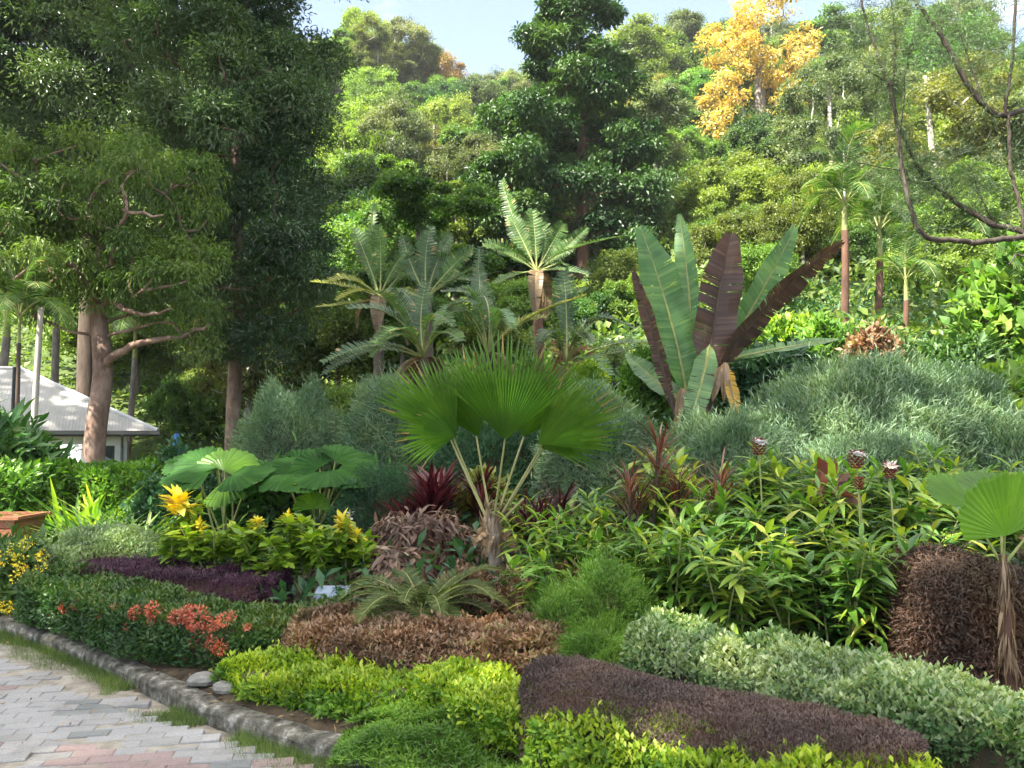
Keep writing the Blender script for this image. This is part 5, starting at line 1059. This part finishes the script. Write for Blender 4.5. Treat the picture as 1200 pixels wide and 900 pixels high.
big_tree('dark_tree', 'tall dark tree with a thick brown trunk behind the house roof', 'tree', [G(100, Y), P(103, 460, Y), P(104, 400, Y), P(108, 300, Y), P(105, 150, Y), P(100, -50, Y)], [.48, .42, .4, .36, .3, .1],
    [e(90, 100, Y, 150, 3.2, 110), e(10, 60, Y, 110, 3., 140), e(170, 70, Y + .5, 70, 2.5, 110), e(80, -80, Y, 190, 4., 120), e(190, 190, Y + .3, 60, 2.5, 60), e(20, 190, Y + .5, 75, 2.5, 40)], 115, (1., 2.), 2000, T_mango, .23, DL, M['bark_dark'], r0=.05, droop=.2, flat=.68, cv=.75, minsep=.95, group='tall dark trees on the left')
# unseen trees added left of the frame to shade the front garden and house
KS = 88
def shade(label, x, y, ells, n, hgt):
    b = A([x, y, H(x, y)]); big_tree('added_shade_tree', label, 'tree', [b, b + A([.1, 0, hgt * .3]), b + A([.3, .1, hgt * .62]), b + A([.2, .2, hgt * .9])], [.5, .42, .34, .15], ells, n, (.8, 1.6), KS, QUAD, .4, DL, M['bark_dark'], r0=.05, flat=.6)
shade('unseen spreading tree added beyond the left edge to shade the path', -15., -4., [(A([-13.2, -4., 22]), (5.6, 5., 2.6)), (A([-16, -5, 20]), (3.5, 4, 2.6))], 80, 22)
shade('unseen tall tree added beyond the left edge to shade the garden bed', -14.6, 5., [(A([-13.2, 4., 22.5]), (5.6, 5., 2.6)), (A([-15.5, 6, 20]), (3.5, 4, 2.6))], 80, 22)
shade('unseen tree added far beyond the left edge to shade the house roof', -27., 16., [(A([-26., 16., 24]), (6.5, 7., 3.)), (A([-28, 18, 21]), (4, 5, 3))], 100, 24)
shade('tallest unseen tree added beyond the left edge to shade the dark trees', -19., 14., [(A([-17., 14., 25]), (5.6, 6.5, 3.4)), (A([-20, 13, 22]), (3.5, 5, 3))], 100, 25)
# central dark tree
Y = 33.
big_tree('centre_tree', 'tall dark layered tree with a reddish trunk in the centre background', 'tree', [G(683, Y) - A([0, 0, .5]), P(683, 330, Y), P(683, 260, Y), P(682, 180, Y), P(680, 100, Y), P(677, 10, Y)], [.3, .27, .24, .2, .15, .05],
    [e(675, 12, Y, 46, 1.5, 24), e(648, 48, Y, 36, 1.3, 18), e(692, 80, Y + .3, 48, 1.6, 30), e(640, 100, Y, 36, 1.4, 20), e(722, 115, Y, 32, 1.4, 26), e(630, 150, Y, 46, 1.8, 24), e(728, 175, Y, 40, 1.8, 28), e(610, 200, Y, 46, 2., 26), e(600, 250, Y, 42, 1.8, 24), e(740, 230, Y, 36, 1.8, 30), e(650, 190, Y + .8, 40, 1.2, 30), e(730, 285, Y, 38, 1.6, 30), e(588, 140, Y, 22, 1., 12), e(622, 290, Y, 36, 1.5, 20), e(712, 20, Y, 24, 1., 18), e(690, 140, Y + 1., 40, 1., 40), e(680, 95, Y - .8, 40, 1., 44), e(655, 215, Y - .5, 36, 1., 16), e(708, 205, Y - .6, 24, .8, 18), e(575, 215, Y, 26, 1.4, 22), e(585, 265, Y - .2, 28, 1.2, 18), e(660, 60, Y, 60, 1.4, 14)], 150, (.45, 1.15), 800, qleaf(.45), .2, M['centre_leaf'], M['bark_red'], r0=.035, flat=.68, droop=.35, cv=.7, minsep=.85, jit=.9)
# overhanging tree, right: trunk stands outside the frame, bare limbs reach in
def overhang():
    Y = 8.6; b = A([7.0, 8.9, H(7.0, 8.9)]); o = thing('overhanging_tree', 'tree reaching in from the right edge with bare dark crooked limbs and wispy foliage', 'tree', b, None); m = MB()
    tube(m, bez(b - A([0, 0, .2]), b + A([-.1, 0, 3.]), A([6.9, 8.9, 8.5]), 14), np.linspace(.26, .14, 14), 12)
    def limb(pts, r0, r1, dY=0, sides=8, tw=3):
        P3 = [P(x, y, Y + d) for x, y, d in pts]; n = len(P3) * 5; s = np.linspace(0, len(P3) - 1, n); q = np.stack([np.interp(s, range(len(P3)), A(P3)[:, i]) for i in range(3)], 1)
        for _ in range(3): q[1:-1] = .25 * q[:-2] + .5 * q[1:-1] + .25 * q[2:]
        q[1:-1] += rng.normal(size=(n - 2, 3)) * .006
        tube(m, q, np.linspace(r0, r1, n) * .68, sides, rng.random()); return q
    S = [limb([(1395, 300, .2), (1290, 282, .1), (1200, 278, 0), (1140, 284, -.1), (1085, 280, -.2), (1072, 265, -.25), (1060, 215, -.3), (1052, 160, -.3), (1045, 105, -.3), (1030, 70, -.3), (1008, 0, -.3), (990, -70, -.3)], .055, .012),
         limb([(1200, 272, 0), (1160, 262, .1), (1120, 238, .15), (1082, 205, .1), (1062, 170, 0), (1048, 130, -.1), (1042, 95, -.2)], .05, .02),
         limb([(1390, 140, .4), (1280, 128, .3), (1200, 128, .1), (1172, 138, 0), (1150, 122, 0), (1125, 85, 0), (1105, 45, 0), (1085, 20, .0), (1068, -5, 0), (1050, -60, 0)], .055, .022),
         limb([(1045, 100, -.3), (1050, 60, -.3), (1046, 20, -.3), (1040, -40, -.3)], .018, .006), limb([(1044, 98, -.3), (1020, 85, -.4), (1008, 70, -.4)], .014, .005), limb([(1056, 150, -.3), (1062, 80, -.3), (1070, 40, -.4)], .012, .004),
         limb([(1150, 120, 0), (1140, 80, .1), (1125, 40, .1), (1120, 20, .1), (1130, -20, .1)], .016, .006), limb([(1178, 136, 0), (1188, 60, -.1), (1190, -20, -.1)], .028, .02), limb([(1182, 136, 0), (1184, 200, -.05), (1195, 240, -.1), (1202, 270, -.1)], .025, .03),
         limb([(1105, 45, 0), (1102, 20, .1), (1098, -30, .1)], .012, .006), limb([(1168, 266, .1), (1150, 235, .1), (1140, 200, .1), (1122, 180, .2)], .014, .005), limb([(1205, 300, -.2), (1190, 298, -.2), (1182, 310, -.3)], .02, .012), limb([(1085, 205, .1), (1000, 190, .2), (955, 165, .3)], .012, .004)]
    m.build('trunk', M['bark_limb'], o, b, True)
    l = MB()
    for q, k in zip(S, [420, 350, 260, 150, 130, 130, 160, 90, 40, 90, 160, 20, 200]):
        s = rng.uniform(.35 if k > 200 else .1, 1, k); pp = np.stack([np.interp(s, np.linspace(0, 1, len(q)), q[:, i]) for i in range(3)], 1)
        for p in pp[:int(k * .5)]:
            d = nz(rng.normal(size=3) + A([0, 0, .1])); Lw = rng.uniform(.12, .4); n = 15; t = np.linspace(.1, 1, n)[:, None]; w = p + d * Lw * t - A([0, 0, .25]) * Lw * t * t
            scatter(l, qleaf(.055), w, nz(d + rdir(n) * .8 - A([0, 0, .2])), rdir(n), rng.uniform(.05, .11, n))
    for c, r, k in [(P(1150, 30, Y), .75, 110), (P(1110, 0, Y + .3), .7, 110), (P(1180, 70, Y - .2), .5, 80), (P(1020, 30, Y - .3), .5, 90), (P(995, 50, Y - .4), .3, 40), (P(1065, 25, Y - .3), .4, 70), (P(1090, 215, Y + .1), .5, 130), (P(1140, 210, Y + .2), .5, 100), (P(1060, 190, Y), .4, 80), (P(1185, 190, Y), .4, 70)]:
        for _ in range(k):
            p = c + rdir(1)[0] * r * rng.random() ** .5 * A([1, 1, .7]); d = nz(rng.normal(size=3) + A([0, 0, .1])); Lw = rng.uniform(.12, .35); n = 15; t = np.linspace(.1, 1, n)[:, None]; w = p + d * Lw * t - A([0, 0, .25]) * Lw * t * t
            scatter(l, qleaf(.055), w, nz(d + rdir(n) * .8 - A([0, 0, .2])), rdir(n), rng.uniform(.05, .11, n))
    l.build('crown', M['casuarina'], o, b)
overhang()

# ================================================================== hillside trees
def hill_proto(kind):
    o = thing('hillside_tree', 'x', 'tree', (0, 0, 0), 'trees on the hillside'); m = MB(); l = MB(); bark = M['bark_grey']; leaf = M[kind[0]]; shp = kind[1]
    if shp == 'round': ell = [((0, 0, 5.2), (2.9, 2.9, 2.3)), ((1.2, .4, 4.2), (2.2, 2.2, 1.6)), ((-1.1, -.6, 4.), (2.2, 2.2, 1.6))]; n, rr, K, sz, fl = 34, (.7, 1.35), 330, .36, .7; h = 5.5
    elif shp == 'low': ell = [((0, 0, 2.), (2.7, 2.7, 1.5)), ((1.4, -.5, 1.6), (1.8, 1.8, 1.2)), ((-1.4, 0, 1.7), (1.7, 1.7, 1.3))]; n, rr, K, sz, fl = 28, (.6, 1.1), 330, .32, .7; h = 2
    elif shp == 'tall': ell = [((0, 0, 8.2), (2.1, 2.1, 1.5)), ((.9, 0, 6.6), (1.7, 1.7, 1.2)), ((-.9, .3, 7.2), (1.6, 1.6, 1.1)), ((0, 0, 5.2), (1.3, 1.3, .9))]; n, rr, K, sz, fl = 30, (.6, 1.1), 300, .32, .6; h = 8.5; bark = M['bark_white']
    elif shp == 'layer': ell = [((0, 0, 7.), (1.8, 1.8, .6)), ((0, 0, 5.6), (2.6, 2.6, .6)), ((.4, 0, 4.3), (3., 3., .6)), ((0, 0, 3.), (2.7, 2.7, .6))]; n, rr, K, sz, fl = 34, (.6, 1.0), 300, .34, .45; h = 7
    elif shp == 'airy': ell = [((0, 0, 5.6), (2.6, 2.6, 2.8)), ((.8, .5, 7.4), (1.6, 1.6, 1.5))]; n, rr, K, sz, fl = 34, (.5, 1.0), 230, .27, .6; h = 8.; bark = M['bark_white']
    ell = [(A(c, float) + rng.normal(size=3) * .35, tuple(A(r) * rng.uniform(.8, 1.2, 3))) for c, r in ell]; n = int(n * 1.8); K = K * .62; c, r = clumps(ell, n, rr[0] * .55, rr[1] * .95, .5)
    tp = np.stack([rng.normal() * .2 * np.sin(np.linspace(0, 3, 10)), rng.normal() * .2 * np.sin(np.linspace(0, 2, 10)), np.linspace(-.6, h, 10)], 1)
    branch_tree(m, tp, np.linspace(.2, .06, 10), c, .035, 5, tipr=.02); crown_leaves(l, c, r, K * 3.4, qleaf(.6), sz * .52, flat=min(.85, fl + .12), droop=.25, cv=.45, out=.45, jit=.9, shell=.12)
    m.build('trunk', bark, o); l.build('crown', leaf, o); return kids(o)
KINDS = [('hill_lime', 'round', 'pale lime green rounded tree'), ('hill_green', 'round', 'mid green rounded tree'), ('hill_dark', 'round', 'dark green rounded tree'), ('hill_lime', 'low', 'low yellow green bushy tree'), ('hill_green', 'low', 'low green bushy tree'), ('hill_grey', 'tall', 'tall grey green tree'), ('hill_olive', 'airy', 'thin olive tree'), ('hill_green', 'layer', 'layered green tree'), ('hill_grey', 'airy', 'wispy grey green tree'), ('hill_lime', 'layer', 'layered yellow green tree'), ('hill_rust', 'round', 'rusty brown tree')]
HP = [hill_proto(k) for k in KINDS]
hp_used = set(); HILL = []
def put_hill(k, px, Y, s, sz=1.):
    o = HP[k] if k not in hp_used else copy_tree(HP[k]); hp_used.add(k)
    b = G(px, Y); b[2] -= .2; o.location = b; o.rotation_euler = (rng.normal() * .04, rng.normal() * .04, rng.uniform(0, 6.3)); o.scale = (s * rng.uniform(.88, 1.12), s * rng.uniform(.88, 1.12), s * sz * rng.uniform(.9, 1.15)); HILL.append((o, k, px, Y, b, s)); return o
def hillside():
    placed = []
    # fixed ones seen clearly
    for k, px, Y, s in [(5, 487, 96, 1.25), (6, 440, 92, 1.3), (2, 505, 88, 1.0), (8, 555, 118, 1.1), (8, 590, 112, 1.2), (10, 510, 100, 1.1), (0, 765, 78, 1.55), (1, 745, 70, 1.4), (0, 770, 100, 1.4), (2, 922, 47, .75), (2, 893, 40, .6), (7, 985, 75, 1.5), (1, 1060, 88, 1.4), (0, 1040, 80, 1.3), (1, 1100, 70, 1.5), (8, 1150, 80, 1.4), (0, 420, 60, 1.1), (2, 400, 40, .95), (1, 410, 33, .85), (2, 425, 36, .8)]:
        put_hill(k, px, Y, s); placed.append((px, Y, s))
    for k, px, Y, s in [(3, 900, 20, .42), (0, 945, 22, .36), (3, 760, 21, .42), (4, 700, 22, .4), (3, 570, 21, .4), (3, 1090, 21, .45), (0, 1140, 24, .42), (4, 1010, 24, .45), (3, 870, 24.5, .5), (3, 930, 26, .5), (4, 740, 25.5, .5), (3, 1180, 20, .4), (0, 470, 24, .42), (3, 410, 22, .42), (4, 520, 25, .5), (3, 620, 26, .5), (3, 1060, 27, .5), (0, 975, 27, .42), (3, 330, 26, .5), (4, 360, 30, .55), (3, 220, 33, .6), (0, 160, 36, .5), (3, 270, 35, .6)]: put_hill(k, px, Y, s)
    Y = 29.
    while Y < 122:
        cell = 2.75 + .030 * Y; step = cell / Y * FPX; px = -40 + rng.uniform(0, step)
        while px < 1265:
            hide = (px < 265 and (Y > 50 or Y < 38)) or (px < 265 and rng.random() < .5) or (560 < px < 790 and Y < 34.5)
            if not hide and len(HILL) < 292:
                yy = Y + rng.uniform(-.45, .45) * cell; t = (Y - 27) / 95; pr = A([.20, .13, .06, .20, .13, .03 + .09 * t, .06, .06, .04 + .08 * t, .09, .0])
                if px < 560: pr[[0, 3, 9]] *= 1.8
                elif px < 850: pr[[0, 3, 9]] *= 2.2
                elif px < 970: pr[[1, 2, 4]] *= 1.8
                else: pr[[1, 4, 7, 6]] *= 1.5
                if 800 < px < 975 and Y < 52: pr[[0, 1, 2, 5, 6, 7, 8, 9]] = 0
                pr /= pr.sum(); k = int(rng.choice(11, p=pr)); put_hill(k, px, yy, cell / 5.3 * rng.uniform(.8, 1.25))
            px += step * rng.uniform(.8, 1.2)
        Y += cell * .88
hillside()
# the orange blossoming tree on the right ridge
Y = 52.
big_tree('orange_tree', 'tall tree covered with orange yellow foliage on the right ridge', 'tree', [G(893, Y) - A([0, 0, .5]), P(893, 160, Y), P(890, 100, Y), P(892, 40, Y)], [.5, .4, .3, .1],
    [e(920, 85, Y, 34, 2.4, 34), e(880, 60, Y, 34, 2.4, 24), e(845, 55, Y, 24, 2., 24), e(895, 10, Y, 40, 2., 14), e(935, 55, Y, 20, 1.6, 30), e(850, 105, Y - 2, 30, 2., 24), e(846, 150, Y - 3, 20, 1.5, 20), e(870, 30, Y, 30, 2., 20), e(905, 130, Y, 30, 2., 14)], 110, (.35, .85), 120, qleaf(.6), .22, M['hill_orange'], M['bark_grey'], r0=.04, flat=.65, minsep=.7)
big_tree('orange_tree', 'smaller tree with scattered orange leaves below the orange ridge tree', 'tree', [G(905, 52.) - A([0, 0, .5]), P(903, 230, 52.), P(903, 200, 52.)], [.22, .18, .1], [e(905, 205, 52., 15, 1.2, 14), e(890, 188, 52., 12, 1., 10)], 12, (.6, 1.0), 200, qleaf(.6), .3, M['hill_orange'], M['bark_white'], r0=.04, flat=.65, minsep=.6)

# labels that single each hillside tree out: kind + height on the slope + nearest landmark
def hill_labels():
    marks = [(20, 'above the house roof'), (150, 'behind the dark trees'), (300, 'behind the slim dark tree'), (385, 'beside the dark trees'), (440, 'above the yellowing palm'), (500, 'above the grey upright palm'), (560, 'left of the centre tree'), (625, 'just left of centre tree'), (685, 'behind the centre tree trunk'), (745, 'just right of centre tree'), (800, 'above the tall banana leaves'), (850, 'below the orange tree'), (900, 'beneath the orange crown'), (950, 'right of the orange tree'), (1000, 'above the pale spear palm'), (1050, 'behind the bare limb'), (1110, 'behind the crooked limbs'), (1170, 'near the right edge'), (1240, 'beyond the right edge')]
    rows = [(36, 'at the hill foot'), (48, 'low uphill'), (62, 'a third uphill'), (78, 'halfway uphill'), (96, 'high uphill'), (999, 'on the ridge')]
    cnt = {}
    for o, k, px, Y, b, s in HILL:
        mk = min(marks, key=lambda m_: abs(m_[0] - px))[1]; rw = next(r[1] for r in rows if Y < r[0]); L = f'{KINDS[k][2]} {rw} {mk}'
        cnt.setdefault(L, []).append((px, o))
    for L, v in cnt.items():
        v.sort(key=lambda q: q[0])
        for i, (px, o) in enumerate(v):
            if len(v) == 1: o['label'] = L
            elif len(v) == 2: o['label'] = ('left ', 'right ')[i] + L
            else: o['label'] = ('leftmost', 'middle', 'rightmost')[min(2, i if i < len(v) - 1 else 2)] + ' ' + L
hill_labels()
